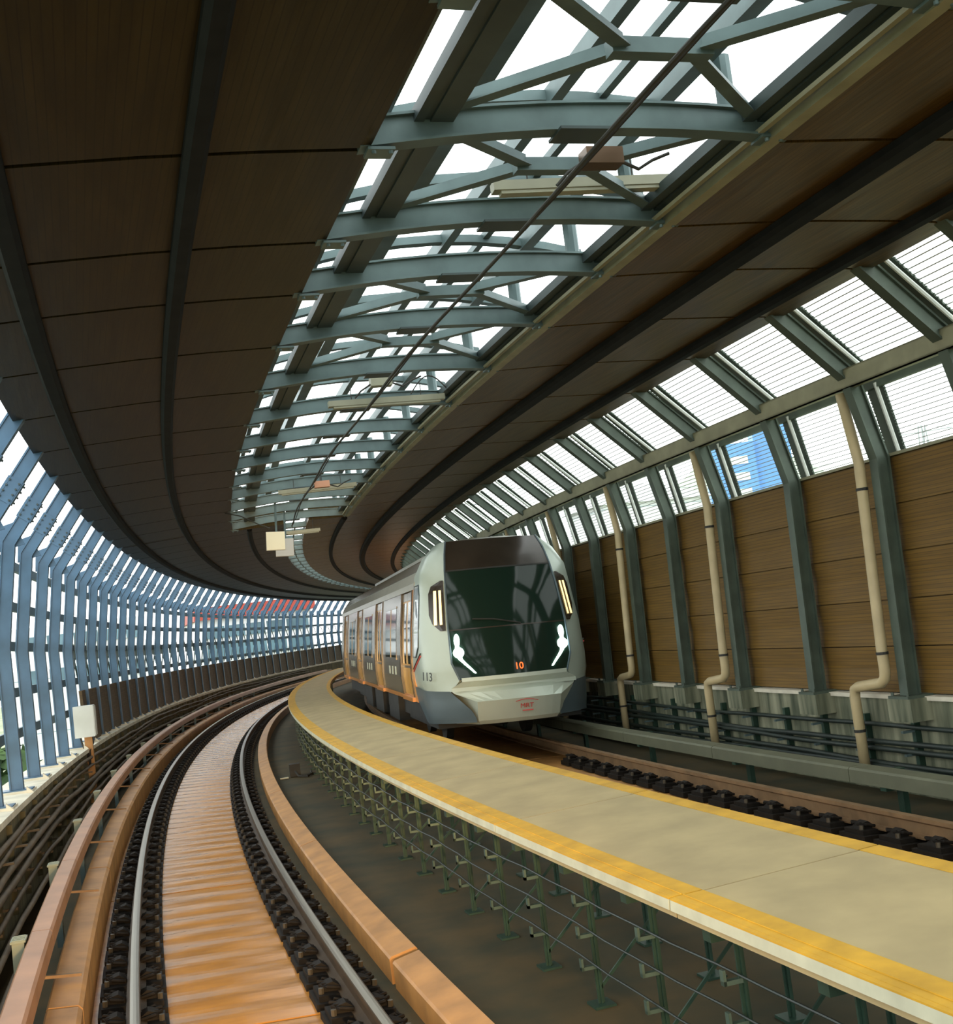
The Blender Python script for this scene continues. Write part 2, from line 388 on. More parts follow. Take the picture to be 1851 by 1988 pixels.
# girts outside the left columns
for z,d in ((1.45,-2.52),(2.05,-2.55),(2.75,-2.56),(3.35,-2.50),(3.95,-2.42)):
    mb=MB(); mb.sweep([(d-0.03,z-0.07),(d+0.03,z-0.07),(d+0.03,z+0.07),(d-0.03,z+0.07)],2,S_END-2,1.2)
    tag(mb.build('side_rail',mat('girt_%d'%int(z*100),(0.05,0.10,0.13),0.5,0.2,0.2,3)),f'blue-grey horizontal side rail behind the left columns, {nth({1.45:1,2.05:2,2.75:3,3.35:4,3.95:5}[z])} from the bottom','rail','rails behind the left columns')
# diagonal braces behind the left columns (one per bay)
br=thing('cross_brace','','brace',M(0),'cross braces behind the left columns')
mb=MB(); mb.bar((-2.50,0.15,1.9),(-2.50,1.6,3.3),0.03,0.045); mb.build('rising_strut',darks_m,br,True)
mb=MB(); mb.bar((-2.54,0.15,3.3),(-2.54,1.6,1.9),0.03,0.045); mb.build('falling_strut',darks_m,br,True)
mb=MB(); mb.box(-2.57,-2.47,0.78,0.97,2.5,2.7); mb.build('gusset',darks_m,br,True)
for i,k in enumerate(range(11,54)):
    lab=f'dark crossed brace between left columns, {nth(i+1)} bay beyond the white box'
    if i==0: br.matrix_world=M(FR[k]); WM[br.name]=M(FR[k]); br['label']=lab
    else: dup(br,M(FR[k]),lab)

# right side columns
RP=[(7.28,0.93),(7.34,3.467),(7.12,4.36),(6.327,5.10),(6.05,5.36)]
def right_column():
    t=thing('wall_column','','column',M(0),'columns along the right wall')
    full=[(x-0.10,z) for x,z in RP]; full=list(reversed(full))
    for nm,sub in (('post',(2,5)),('rafter',(0,3))):
        mb=MB(); isec(mb,full,0.16,0.14,0.02,0.08,full,sub); mb.build(nm,rightcol_m,t,True)
    mb=MB(); mb.box(7.02,7.42,-0.17,0.17,0.935,0.965)
    for y in (-0.13,0.13):
        for x in (7.05,): mb.cyl((x,y,0.965),(x,y,1.0),0.016,6)
    mb.build('base_plate',rightcol_m,t,True)
    mb=MB(); mb.box(7.02,7.27,-0.20,0.20,0.70,0.935); mb.build('footing',base_m,t,True)
    return t
rc=right_column(); n=0
for k in range(0,36):
    n=k-1
    lab=(f'dark green-grey column with sloping rafter, {nth(n)} along the right wall' if n>=1 else f'dark green-grey right wall column, {nth(2-k)} outside the right edge')
    if k==0: rc.matrix_world=M(FR[k]); WM[rc.name]=M(FR[k]); rc['label']=lab
    else: dup(rc,M(FR[k]),lab)
# long beam at the bend of the right wall
mb=MB(); mb.sweep([(6.93,4.24),(7.00,4.24),(7.00,4.44),(6.93,4.44)],-3,S_END-2,1.0)
mb.sweep([(6.93,4.24),(7.07,4.24),(7.07,4.255),(6.93,4.255)],-3,S_END-2,1.0); mb.sweep([(6.93,4.425),(7.07,4.425),(7.07,4.44),(6.93,4.44)],-3,S_END-2,1.0)
tag(mb.build('wall_beam',beige_m),'long grey-beige channel beam running along the bend of the right side windows','beam')
mb=MB(); mb.sweep([(7.24,4.21),(7.30,4.21),(7.30,4.30),(7.24,4.30)],-3,S_END-2,1.0); struct(mb.build('trim_5',rightcol_m))
# windows: a lower and a sloping upper pane in every bay
wn=0
for k in range(0,40):
    a,b=FR[k]+0.03,FR[k+1]-0.03
    for (q0,q1) in (((7.50,3.49),(7.34,4.28)),((7.30,4.34),(6.50,5.12))):
        wn+=1
        mb=MB(); rows=[]
        nn=3
        for i in range(nn+1):
            s_=a+(b-a)*i/nn; rows.append([P(s_,*q0),P(s_,*q1)])
        mb.rings(rows,closed=False,caps=False)
        o=struct(mb.build('window_%d'%wn,glass_lined))
        # frames either side of the pane: wide dark mullion with rubber edge, pale strip
        mb=MB(); dx,dz=q1[0]-q0[0],q1[1]-q0[1]
        for s0,s1 in ((a-0.03,a+0.12),(b-0.11,b+0.03)):
            mb.sweep([(q0[0]-0.03,q0[1]),(q1[0]-0.03,q1[1]),(q1[0]-0.005,q1[1]),(q0[0]-0.005,q0[1])],s0,s1,1)
        for i in range(22):
            f=(i+0.5)/22; p=(q0[0]+dx*f-0.02,q0[1]+dz*f)
            for s_ in (a+0.12,b-0.11): mb.bar(P(s_-0.015,*p),P(s_+0.015,*p),0.012,0.022)
        mb.build('mullion',rightcol_m,o)
        mb=MB(); mb.tube([P(a-0.16+0.0,q0[0]-0.10,q0[1]+0.02),P(a-0.16,q1[0]-0.10,q1[1]-0.02)],0.022,6); mb.build('pale_edge_strip',box_m,o)

# rain downpipes on every second column of the right wall
def downpipe(k,label):
    t=thing('downpipe',label,'pipe',M(FR[k],7.0,0.0),'cream downpipes on the right wall')
    mb=MB(); mb.tube([(0.0,0.17,4.22),(0.10,0.17,3.45),(0.03,0.17,1.45),(0.03,0.17,1.22),(0.03,0.19,1.15),(0.03,0.26,1.10),(0.03,0.70,1.05),(0.03,0.78,1.02),(0.03,0.80,0.93),(0.03,0.80,0.08)],0.058,12)
    mb.build('pipe',pipe_m,t,True,smooth=True)
    mb=MB()
    for z,x in ((3.15,0.088),(1.40,0.03)): mb.cyl((x,0.17,z),(x,0.17,z+0.03),0.066,12)
    mb.cyl((0.03,0.80,0.55),(0.03,0.80,0.58),0.066,12)
    mb.build('clamp',under_m,t,True)
for i,k in enumerate((1,3,5,7,9,11,13)):
    downpipe(k,['cream downpipe just outside the right edge of the photo','cream downpipe nearest the right edge, elbowing out above the concrete base','cream downpipe in the middle of the right wall, second from the right edge','cream downpipe on the right wall closest to the train front','cream downpipe seen above the right shoulder of the train','cream downpipe behind the train, second above its right shoulder','cream downpipe behind the train, third above its right shoulder'][i])

# ------------------------------------------------------------------ skylight
def arc(x): # underside height of roof beams
    return 5.005+0.105*max(0,1-((x-2.55)/1.55)**2)+0.03*(x-1.0)/2.7
def roof_beam():
    t=thing('roof_beam','','beam',M(0),'curved roof beams across the skylight')
    pts=[(0.95+i*(3.78-0.95)/10,0) for i in range(11)]; pts=[(x,arc(x)+0.09) for x,_ in pts]
    mb=MB(); isec(mb,pts,0.18,0.12,0.016,0.05); mb.build('girder',beam_m,t,True)
    mb=MB()
    for x0,x1 in ((1.00,1.16),(3.56,3.72)):
        mb.box(x0,x1,-0.07,0.07,arc(x0)-0.02,arc(x0)-0.003)
        for x in (x0+0.03,x1-0.03): mb.cyl((x,-0.07,arc(x0)-0.05),(x,-0.07,arc(x0)-0.03),0.014,6)
    mb.build('end_cleat',beam_m,t,True)
    mb=MB(); mb.box(2.18,2.56,-0.11,0.11,arc(2.3)-0.022,arc(2.3)-0.004); mb.build('conduit_plate',darks_m,t,True)
    mb=MB(); mb.cyl((3.42,0.06,arc(3.4)+0.16),(3.42,0.06,5.66),0.06,10); mb.build('stub_post',beam_m,t,True)
    return t
rb=roof_beam(); n=0
for k in range(-2,13):
    n=k+1
    s_=FR[k] if k<12 else WIDE_END
    lab=f'curved grey steel beam across the skylight, {nth(n)} from the top of the photo' if n>=1 else f'curved grey skylight beam, {nth(-k)} above the top edge of the photo'
    if k==-2: rb.matrix_world=M(s_); WM[rb.name]=M(s_); rb['label']=lab
    else: dup(rb,M(s_),lab)
def lbar(name,prof,m,label,cat,s0=-4,s1=WIDE_END,group='bars of the skylight running along the tunnel'):
    mb=MB(); mb.sweep(prof,s0,s1,1.0); tag(mb.build(name,m),label,cat,group)
def rect(d0,d1,z0,z1): return [(d0,z0),(d1,z0),(d1,z1),(d0,z1)]
lbar('edge_purlin',[(1.30,5.17),(1.36,5.17),(1.36,5.185),(1.40,5.185),(1.40,5.17),(1.54,5.17),(1.54,5.25),(1.30,5.25)],darks_m,'dark steel purlin along the left edge of the skylight','beam')
lbar('edge_purlin',[(3.46,5.19),(3.54,5.19),(3.54,5.205),(3.57,5.205),(3.57,5.19),(3.64,5.19),(3.64,5.27),(3.46,5.27)],darks_m,'dark steel purlin along the right edge of the skylight','beam')
lbar('glazing_bar',rect(1.12,1.18,5.24,5.30),beam_m,'thin pale glazing bar at the left rim of the skylight','bar')
lbar('glazing_bar',rect(1.80,1.93,5.56,5.70),beam_m,'grey glazing bar left of the skylight middle','bar')
lbar('glazing_bar',rect(2.47,2.55,5.64,5.76),beam_m,'grey glazing bar along the middle of the skylight','bar')
lbar('glazing_bar',rect(3.22,3.33,5.60,5.72),beam_m,'grey glazing bar right of the skylight middle','bar')
lbar('glazing_bar',rect(2.86,2.92,5.70,5.76),beam_m,'slim grey glazing bar beside the right middle bar of the skylight','bar')
# cross bars of the upper glazing, one between each two beams
mids=[(FR[k]+FR[k+1])/2 for k in range(-2,11)]+[(FR[11]+WIDE_END)/2]
cb=thing('cross_bar','','bar',M(0),'cross bars of the upper skylight glazing')
mb=MB(); rs=[]
for i in range(9):
    x=1.05+i*(3.8-1.05)/8; z=5.46+0.22*max(0,1-((x-2.5)/1.45)**2); rs.append([(x,-0.05,z),(x,0.05,z),(x,0.05,z+0.07),(x,-0.05,z+0.07)])
mb.rings(rs); mb.build('bar',beam_m,cb,True)
for i,s_ in enumerate(mids):
    lab=f'thin grey cross bar of the upper skylight glazing, {nth(i+1)} bay from the camera'
    if i==0: cb.matrix_world=M(s_); WM[cb.name]=M(s_); cb['label']=lab
    else: dup(cb,M(s_),lab)
# X bracing in four bays
for i,k in enumerate((-1,0,2,3)):
    a,b=FR[k],FR[k+1]; m=(a+b)/2
    t=thing('roof_brace',f'grey angle-iron X brace in the skylight, {nth(i+1)} from the top of the photo','brace',M(m,2.5,5.2),'X braces in the skylight')
    for nm,s0,d0,s1,d1 in (('brace_leg',a+0.08,1.45,m-0.04,2.27),('brace_leg',a+0.08,3.50,m-0.04,2.74),('brace_leg',b-0.08,1.45,m+0.04,2.27),('brace_leg',b-0.08,3.50,m+0.04,2.74)):
        mb=MB(); p,q=P(s0,d0,5.20),P(s1,d1,5.22); mb.bar(p,q,0.085,0.012); mb.bar(p+Vector((0,0,0.04)),q+Vector((0,0,0.04)),0.012,0.08); mb.build(nm,beam_m,t)
    mb=MB(); mb.sbox(m-0.05,m+0.05,2.2,2.81,5.19,5.28); mb.build('centre_strut',beam_m,t)
# panes of the skylight
for k in range(-4,12):
    a=FR[k]; b=FR[k+1] if k<11 else WIDE_END
    wn+=1; mb=MB()
    mb.rings([[P(s_,1.0+i*2.75/8,5.36+0.42*max(0,1-((1.0+i*2.75/8-2.4)/1.4)**2)) for i in range(9)] for s_ in (a,(a+b)/2,b)],closed=False,caps=False)
    struct(mb.build('window_%d'%wn,glass_roof))
# closing fascia where the wide skylight ends, then the narrow slit with its own bars
mb=MB(); mb.sweep([(1.0,4.99),(2.23,5.03),(2.23,5.5),(1.0,5.3)],WIDE_END,WIDE_END+0.06,1); mb.sweep([(2.77,5.07),(3.72,5.06),(3.72,5.3),(2.77,5.5)],WIDE_END,WIDE_END+0.06,1)
struct(mb.build('trim_6',ceil_m))
sb=thing('slit_bar','','bar',M(0),'grey bars across the narrow roof slit')
mb=MB(); mb.box(2.22,2.78,-0.14,0.14,5.08,5.2); mb.build('cross_piece',beam_m,sb,True)
mb=MB(); mb.box(2.49,2.52,0.12,1.68,5.10,5.16); mb.build('middle_piece',beam_m,sb,True)
for i,k in enumerate(range(13,44)):
    lab=f'grey bar across the narrow roof slit, {nth(i+1)} beyond the wide skylight'
    if i==0: sb.matrix_world=M(FR[k]); WM[sb.name]=M(FR[k]); sb['label']=lab
    else: dup(sb,M(FR[k]),lab)
wn+=1; mb=MB(); mb.sweep([(2.23,5.24),(2.77,5.24)],WIDE_END+0.06,S_END-1,1.2,closed=False); struct(mb.build('window_%d'%wn,glass_roof))
# conduit along the skylight
mb=MB(); mb.tube([P(s_,2.33+0.02*math.sin(s_),4.93) for s_ in [2+0.7*i for i in range(37)]],0.015,8)
mb.tube([P(s_,2.37+0.02*math.sin(s_+1),4.955) for s_ in [2+0.7*i for i in range(37)]],0.009,6)
tag(mb.build('conduit',under_m),'thin dark conduit running along the middle of the skylight under the beams','conduit')
# strip light fittings
def strip_light(s0,d0,s1,d1,z,label):
    t=thing('strip_light',label,'lamp',M((s0+s1)/2,(d0+d1)/2,z),'strip lights across the skylight')
    p,q=P(s0,d0,z),P(s1,d1,z)
    mb=MB(); mb.bar(p,q,0.11,0.07); mb.build('body',fix_m,t)
    mb=MB(); mb.bar(p+(q-p)*0.04+Vector((0,0,-0.045)),q-(q-p)*0.04+Vector((0,0,-0.045)),0.085,0.03); mb.build('diffuser',diff_m,t)
    mb=MB()
    for f in (0.2,0.8):
        c=p+(q-p)*f; mb.cyl(c,c+Vector((0,0,max(0.2,5.12-c.z))),0.006,6)
    mb.build('hanger',under_m,t)
strip_light(7.72,2.22,7.62,3.55,5.30,'long grey strip light across the skylight between the first beams at the top')
strip_light(14.2,1.96,14.2,3.42,5.10,'long pale strip light with looping cable in the middle of the skylight')
strip_light(21.5,1.85,21.3,3.25,5.00,'long grey strip light near the far end of the wide skylight')
strip_light(27.58,2.22,27.58,3.0,4.82,'short grey strip light behind the square boards at the skylight end')
def junction(s_,d,z,label,m2):
    t=thing('junction_box',label,'box',M(s_,d,z),'small boxes on the skylight conduit')
    mb=MB(); mb.box(-0.12,0.14,-0.07,0.07,-0.04,0.07); mb.build('housing',m2,t,True)
    mb=MB(); mb.tube([(0.14,0,0),(0.28,0.02,-0.05),(0.40,0.04,0.02),(0.52,0.02,0.06)],0.012,6); mb.tube([(-0.12,0,-0.01),(-0.24,0,-0.08),(-0.32,0.02,-0.16)],0.012,6); mb.build('cable_tail',under_m,t,True)
    mb=MB(); mb.box(-0.02,0.02,-0.02,0.02,0.07,0.30); mb.build('bracket',darks_m,t,True)
junction(6.9,2.70,5.16,'brown lamp box with a short cable tail below the first skylight beam',mat('lamp_box_brown',(0.11,0.065,0.035),0.25,0.5))
junction(13.8,2.55,5.24,'cream junction box with coiled cable beside the middle strip light',fix_m)
junction(20.22,2.5,4.90,'small reddish box on the conduit near the far end of the skylight',mat('lamp_box_red',(0.5,0.25,0.15),0.4))
mb=MB(); mb.tube([P(14.2,3.0+0.5*f,5.16+0.22*math.sin(math.pi*f)) for f in [i/10 for i in range(11)]],0.009,6)
tag(mb.build('cable',under_m),'thin looping cable above the right end of the middle strip light','cable')
# square boards hanging from the skylight end
def board(s_,d,z,sz,m,label):
    t=thing('antenna_panel',label,'panel',M(s_,d,z)@Matrix.Rotation(0.06,4,'Y'),'square boards hanging below the skylight')
    mb=MB(); mb.box(-sz/2,sz/2,-0.03,0.03,-sz/2,sz/2); mb.build('face_box',m,t,True)
    mb=MB(); mb.box(-sz/2-0.008,sz/2+0.008,0.03,0.045,-sz/2-0.008,sz/2+0.008); mb.build('back_frame',grey_m,t,True)
    mb=MB(); mb.cyl((0.02,0.05,-0.1),(0.02,0.05,5.13-z),0.022,8); mb.box(-0.06,0.1,0.02,0.08,-0.04,0.04); mb.build('hanging_rod',beam_m,t,True)
board(23.83,1.83,4.34,0.36,sign_m,'cream square board hanging at the far end of the skylight')
board(25.65,2.08,4.34,0.37,grey_m,'grey square board hanging just behind the cream one')
mb=MB(); mb.tube([P(23.83,0.9,4.99),P(23.83,1.2,4.90),P(23.83,1.5,4.72),P(23.83,1.75,4.6)],0.012,6); tag(mb.build('cable',under_m),'drooping black cable from the left ceiling to the cream square board','cable')

# ------------------------------------------------------------------ left track
ZR=lambda d:-0.042*d
def rail_prof(dc,zt,sc=1.0):
    p=[(-0.036,0),(0.036,0),(0.036,-0.035),(0.009,-0.055),(0.009,-0.14),(0.07,-0.155),(0.07,-0.17),(-0.07,-0.17),(-0.07,-0.155),(-0.009,-0.14),(-0.009,-0.055),(-0.036,-0.035)]
    return [(dc+x,zt+z) for x,z in p]
for dc,lab in ((-0.7175,'shiny steel running rail of the near track, outer one on the left'),(0.7175,'shiny steel running rail of the near track, inner one on the right')):
    mb=MB(); mb.sweep(rail_prof(dc,ZR(dc)),-3,95,0.8); o=mb.build('running_rail',railbody_m); tag(o,lab,'rail','running rails of the near track')
    mb=MB(); mb.sweep([(dc-0.029,ZR(dc)),(dc-0.010,ZR(dc)+0.0015),(dc+0.010,ZR(dc)+0.0015),(dc+0.029,ZR(dc)),(dc+0.027,ZR(dc)-0.004),(dc-0.027,ZR(dc)-0.004)],-3,95,0.8); mb.build('polished_running_surface',rail_m,o)
# slabs
js=[-2.5,3.1,8.48,13.56,18.75,24.26]+[24.26+5.3*i for i in range(1,14)]
for i,(a,b) in enumerate(zip(js[:-1],js[1:])):
    mb=MB(); k=max(2,int((b-a)/0.09)); rs=[]
    for q in range(k+1):
        s_=a+0.02+(b-a-0.04)*q/k; wv=0.006*math.cos(2*math.pi*s_/0.545)
        rs.append([P(s_,d,SLZ(d)+(wv if abs(d)<0.6 else 0)+zz) for d,zz in ((-1.03,0),(-0.9,0),(-0.5,0),(0.0,0.004),(0.5,0),(0.9,0),(1.065,0),(1.065,-0.12),(-1.03,-0.12))])
    mb.rings(rs)
    o=mb.build('track_slab',slab_m,smooth=False)
    tag(o,f'orange-brown slab between the near rails, {nth(i)} from the photo bottom' if i>0 else 'orange-brown concrete track slab just below the bottom edge of the photo','slab','slabs of the near track')
# rail fastenings
def fastening():
    t=thing('rail_fastening','','fastening',M(0))
    mb=MB(); mb.box(-0.24,0.24,-0.20,0.20,-0.262,-0.205); mb.box(-0.215,0.215,-0.15,0.15,-0.205,-0.165); mb.build('base_plate',fast_m,t,True)
    for sg in (-1,1):
        mb=MB(); mb.prism([(sg*0.05,-0.175),(sg*0.05,-0.135),(sg*0.10,-0.10),(sg*0.17,-0.12),(sg*0.20,-0.175)],-0.06,0.06)
        mb.tube([(sg*0.06,-0.10,-0.14),(sg*0.15,-0.11,-0.12),(sg*0.19,-0.04,-0.12),(sg*0.08,0.0,-0.13),(sg*0.19,0.06,-0.12),(sg*0.15,0.12,-0.12),(sg*0.06,0.10,-0.14)],0.014,6); c=mb.build('clip',fast_m,t,True)
        mb=MB(); mb.cyl((sg*0.19,-0.09,-0.17),(sg*0.19,-0.09,-0.125),0.02,6); b=mb.build('bolt',bolt_m,t,True); b.parent=c
    return t
fa=fastening(); ff_=True
fs=MB(); fs.box(-0.24,0.24,-0.20,0.20,-0.262,-0.19); 
for sg in (-1,1): fs.box(min(sg*0.05,sg*0.20),max(sg*0.05,sg*0.20),-0.10,0.10,-0.20,-0.11)
far_fast=None
for side,dc in (('left',-0.735),('right',0.725)):
    for i in range(110):
        s_=5.45+0.545*i
        mt=M(s_,dc,ZR(dc))@Matrix.Rotation(0.042,4,'Y')
        lab=f'dark fastening under the near {side} rail, {nth(i+1)} from the photo bottom'
        if i<60:
            if ff_: fa.matrix_world=mt; WM[fa.name]=mt; tag(fa,lab,'fastening','rail fastenings of the near track'); ff_=False
            else: dup(fa,mt,lab)
        else:
            if far_fast is None:
                far_fast=fs.build('rail_fastening',fast_m,None,True); o=far_fast
            else: o=far_fast.copy(); COL.objects.link(o)
            o.matrix_world=mt; tag(o,lab,'fastening','rail fastenings of the near track')
# kerbs
jr=[-2.0,3.2,8.72,14.33,19.85,25.5]+[25.5+5.55*i for i in range(1,10)]
for i,(a,b) in enumerate(zip(jr[:-1],jr[1:])):
    g=0.10 if i==2 else 0.02
    a2=a+(0.10 if abs(a-8.72)<0.01 else 0.012)
    mb=MB(); mb.sweep([(1.075,SLZ(1.07)-0.05),(1.068,-0.10),(1.082,-0.083),(1.27,-0.043),(1.283,-0.06),(1.283,SLZ(1.28)-0.1)],a2,b-0.012,0.8)
    tag(mb.build('concrete_kerb',kerb_m),(f'orange concrete kerb right of the near track, {nth(i)} from the photo bottom' if i else 'orange concrete kerb block right of the near track, below the bottom edge'),'kerb','kerb blocks right of the near track')
jl=[-2.6,2.9,8.42,13.86,19.42]+[19.42+5.5*i for i in range(1,11)]
for i,(a,b) in enumerate(zip(jl[:-1],jl[1:])):
    mb=MB(); mb.sweep([(-1.035,SLZ(-1.03)-0.08),(-1.035,0.085),(-1.06,0.112),(-1.245,0.128),(-1.262,0.11),(-1.262,SLZ(-1.2)-0.1)],a+0.02,b-0.02,0.8)
    tag(mb.build('concrete_kerb',kerb_m),(f'yellow-orange kerb block left of the near track, {nth(i)} from the photo bottom' if i else 'yellow-orange concrete kerb block left of the near track, below the bottom edge'),'kerb','kerb blocks left of the near track')
jt=[-3.2,0.1,3.1,6.2,9.27,12.42,15.6,18.9,22.1]+[22.1+3.2*i for i in range(1,18)]
for i,(a,b) in enumerate(zip(jt[:-1],jt[1:])):
    mb=MB(); mb.sweep([(-1.245,0.33),(-1.245,0.44),(-1.262,0.458),(-1.38,0.464),(-1.396,0.446),(-1.396,0.33),(-1.38,0.33),(-1.38,0.44),(-1.262,0.44),(-1.262,0.33)],a+0.006,b-0.006,0.8)
    n=i-1
    tag(mb.build('power_rail_cover',cover_m),(f'brown power rail cover left of the near track, {nth(n)} from the bottom' if n>=1 else f'brown power rail cover left of the track, {nth(2-i)} below the photo edge'),'cover','power rail covers left of the near track')
mb=MB(); mb.sbox(-3,78,-1.355,-1.285,0.30,0.41); tag(mb.build('power_rail',railr_m),'dark power rail hidden under the brown cover left of the near track','rail')
pb=thing('cover_bracket','','bracket',M(0))
mb=MB(); mb.box(-1.47,-1.41,-0.04,0.04,-0.3,0.47); mb.build('post',beam_m,pb,True)
mb=MB()
for y in (-0.09,-0.03,0.03,0.09): mb.box(-1.49,-1.41,y*0.8-0.01,y*0.8+0.01,0.26,0.48)
mb.box(-1.50,-1.40,-0.09,0.09,0.46,0.475); mb.build('insulator',insul_m,pb,True)
mb=MB(); mb.bar((-1.46,0,0.20),(-1.06,0,0.16),0.03,0.02); mb.build('arm',railr_m,pb,True)
for i in range(17):
    s_=5.85+3.2*i
    lab=f'pale ribbed bracket beside the left power rail cover, {nth(i+1)} from the bottom'
    if i==0: pb.matrix_world=M(s_); WM[pb.name]=M(s_); tag(pb,lab,'bracket','brackets of the left power rail cover')
    else: dup(pb,M(s_),lab)
# cables on the left trench wall
def wob(s,k): return 0.012*math.sin(s*0.9+k*1.7)+0.03*math.sin(s*0.37+k)+0.008*math.sin(s*2.1+k*3)
cab=[(-1.98,0.62,0.03,'topmost on the wall face'),(-1.96,0.52,0.026,'second from the top'),(-1.93,0.34,0.04,'thick one in the middle'),(-1.90,0.24,0.04,'thick one just below the middle'),(-1.86,0.10,0.028,'third from the bottom'),(-1.78,-0.02,0.03,'second from the bottom'),(-1.68,-0.14,0.03,'lowest beside the cover brackets')]
for i,(d,z,r,lab) in enumerate(cab):
    mb=MB(); mb.tube([P(3+0.45*j,d+0.4*abs(wob(3+0.45*j,i+3)),z+wob(3+0.45*j,i)) for j in range(160)],r,6)
    tag(mb.build('cable',cable_m,smooth=True),f'brown cable along the left trench wall, {lab}','cable','brown cables left of the near track')
ch=thing('cable_hanger','','bracket',M(0))
mb=MB(); mb.box(-2.06,-2.0,-0.03,0.03,-0.25,0.70); mb.build('strap',wallL_m,ch,True)
mb=MB()
for z in (0.02,0.2,0.46): mb.box(-2.03,-1.86,-0.02,0.02,z-0.012,z+0.012)
mb.build('arm',cable_m,ch,True)
for i in range(40):
    s_=8.0+1.2*i; lab=f'brown cable hanger strap on the left trench wall, {nth(i+1)} from the camera'
    if i==0: ch.matrix_world=M(s_); WM[ch.name]=M(s_); tag(ch,lab,'bracket','cable hangers on the left trench wall')
    else: dup(ch,M(s_),lab)
# white box by the left wall
t=thing('equipment_box','white equipment box on a rusty post at the start of the left brown wall','box',M(23.6,-2.03,0.3))
mb=MB(); mb.box(-0.20,0.16,-0.16,0.16,0.72,1.30); mb.build('cabinet',box_m,t,True)
mb=MB(); mb.box(0.16,0.175,-0.15,0.15,0.74,1.28); mb.build('door',box_m,t,True)
mb=MB(); mb.box(-0.05,0.09,-0.05,0.05,-0.5,0.72); mb.build('post',kerb_m,t,True)
mb=MB()
for x in (-0.12,-0.02,0.08): mb.tube([(x,0,0.72),(x+0.02,-0.02,0.6),(x*0.4,-0.04,0.45),(0.02,-0.07,0.2)],0.018,6)
mb.build('cable_tail',under_m,t,True)

# ------------------------------------------------------------------ walkway between the tracks
WZ=lambda d:0.775+0.042*(d-1.905)
wj=[-3.28,-0.33,2.62,5.57,8.52]+[8.52+2.85*i for i in range(1,20)]
def wslab(i,a,b):
    lab=(f'walkway slab with yellow edges between the tracks, {nth(i-1)} from lower right' if i>1 else f'walkway slab with yellow edges, {nth(2-i)} outside the lower right')
    t=thing('walkway_slab',lab,'walkway',M((a+b)/2,2.53,0.70),'walkway slabs between the tracks')
    a+=0.008;b-=0.008
    mb=MB(); mb.sweep([(1.93,WZ(1.93)-0.10),(3.13,WZ(3.13)-0.10),(3.13,WZ(3.13)),(1.93,WZ(1.93))],a,b,0.75); mb.build('deck',deck_m,t)
    mb=MB(); mb.sweep([(1.925,WZ(1.9)),(2.09,WZ(2.09)+0.001),(2.09,WZ(2.09)+0.004),(1.925,WZ(1.925)+0.006)],a,b,0.75); mb.build('yellow_stripe',yel_m,t)
    mb=MB(); mb.sweep([(3.02,WZ(3.02)+0.001),(3.14,WZ(3.14)+0.001),(3.14,WZ(3.14)+0.005),(3.02,WZ(3.02)+0.004)],a,b,0.75); mb.build('yellow_stripe',yel_m,t)
    mb=MB(); mb.sweep([(1.895,WZ(1.9)-0.055),(1.93,WZ(1.9)-0.055),(1.93,WZ(1.9)-0.004),(1.90,WZ(1.9)-0.004)],a,b,0.75); mb.build('white_nosing',white_m,t)
    mb=MB(); mb.sweep([(1.90,WZ(1.9)-0.004),(1.925,WZ(1.9)-0.004),(1.925,WZ(1.9)+0.006),(1.90,WZ(1.9)+0.004)],a,b,0.75); mb.sweep([(1.972,WZ(1.97)+0.006),(1.98,WZ(1.97)+0.006),(1.98,WZ(1.97)+0.011),(1.972,WZ(1.97)+0.011)],a,b,0.75); mb.build('yellow_lip',yel_m,t)
for i,(a,b) in enumerate(zip(wj[:-1],wj[1:])): wslab(i,a,b)
tr=thing('walkway_trestle','','support',M(0))
def zf(d): return -0.36+0.026*(d+2.06)
for x in (2.13,2.92):
    mb=MB(); mb.box(x-0.022,x+0.022,-0.006,0.006,zf(x)+0.012,0.66); mb.box(x-0.006,x+0.006,-0.022,0.022,zf(x)+0.012,0.66); mb.build('leg',trest_m,tr,True)
mb=MB(); mb.box(1.97,3.06,-0.04,0.04,0.60,0.672); mb.build('cap_beam',trest_m,tr,True)
mb=MB(); mb.bar((2.13,0,zf(2.1)+0.1),(2.92,0,0.55),0.012,0.02); mb.build('diagonal',trest_m,tr,True)
for z in (-0.02,0.18,0.38):
    mb=MB(); mb.box(2.02,2.13,-0.018,0.018,z,z+0.022); mb.box(2.02,2.035,-0.018,0.018,z,z+0.075); mb.build('cable_arm',arm_m,tr,True)
for x in (2.13,2.92):
    mb=MB(); mb.box(x-0.07,x+0.07,-0.08,0.08,zf(x)-0.004,zf(x)+0.014); mb.build('foot_plate',trest_m,tr,True)
for i in range(46):
    s_=3.35+1.0*i; lab=f'green-grey steel trestle holding up the walkway, {nth(i+1)} from the lower right corner'
    if i==0: tr.matrix_world=M(s_); WM[tr.name]=M(s_); tag(tr,lab,'support','trestles under the walkway')
    else: dup(tr,M(s_),lab)
for d,z,lab in ((2.075,0.41,'upper'),(2.08,0.21,'middle'),(2.075,0.01,'lower')):
    mb=MB(); mb.tube([P(1+0.5*j,d+0.01*math.sin(j),z+0.025+0.008*math.sin(j*3.1)) for j in range(90)],0.007,6)
    tag(mb.build('cable',bcable_m),f'thin dark cable along the trestles under the walkway, {lab} one','cable','thin cables under the walkway')
t=thing('track_device','small dark device box with a cable on the trough floor left of the walkway','box',M(23.6,1.72,-0.255))
mb=MB(); mb.box(-0.10,0.10,-0.12,0.12,0,0.24); mb.build('housing',under_m,t,True)
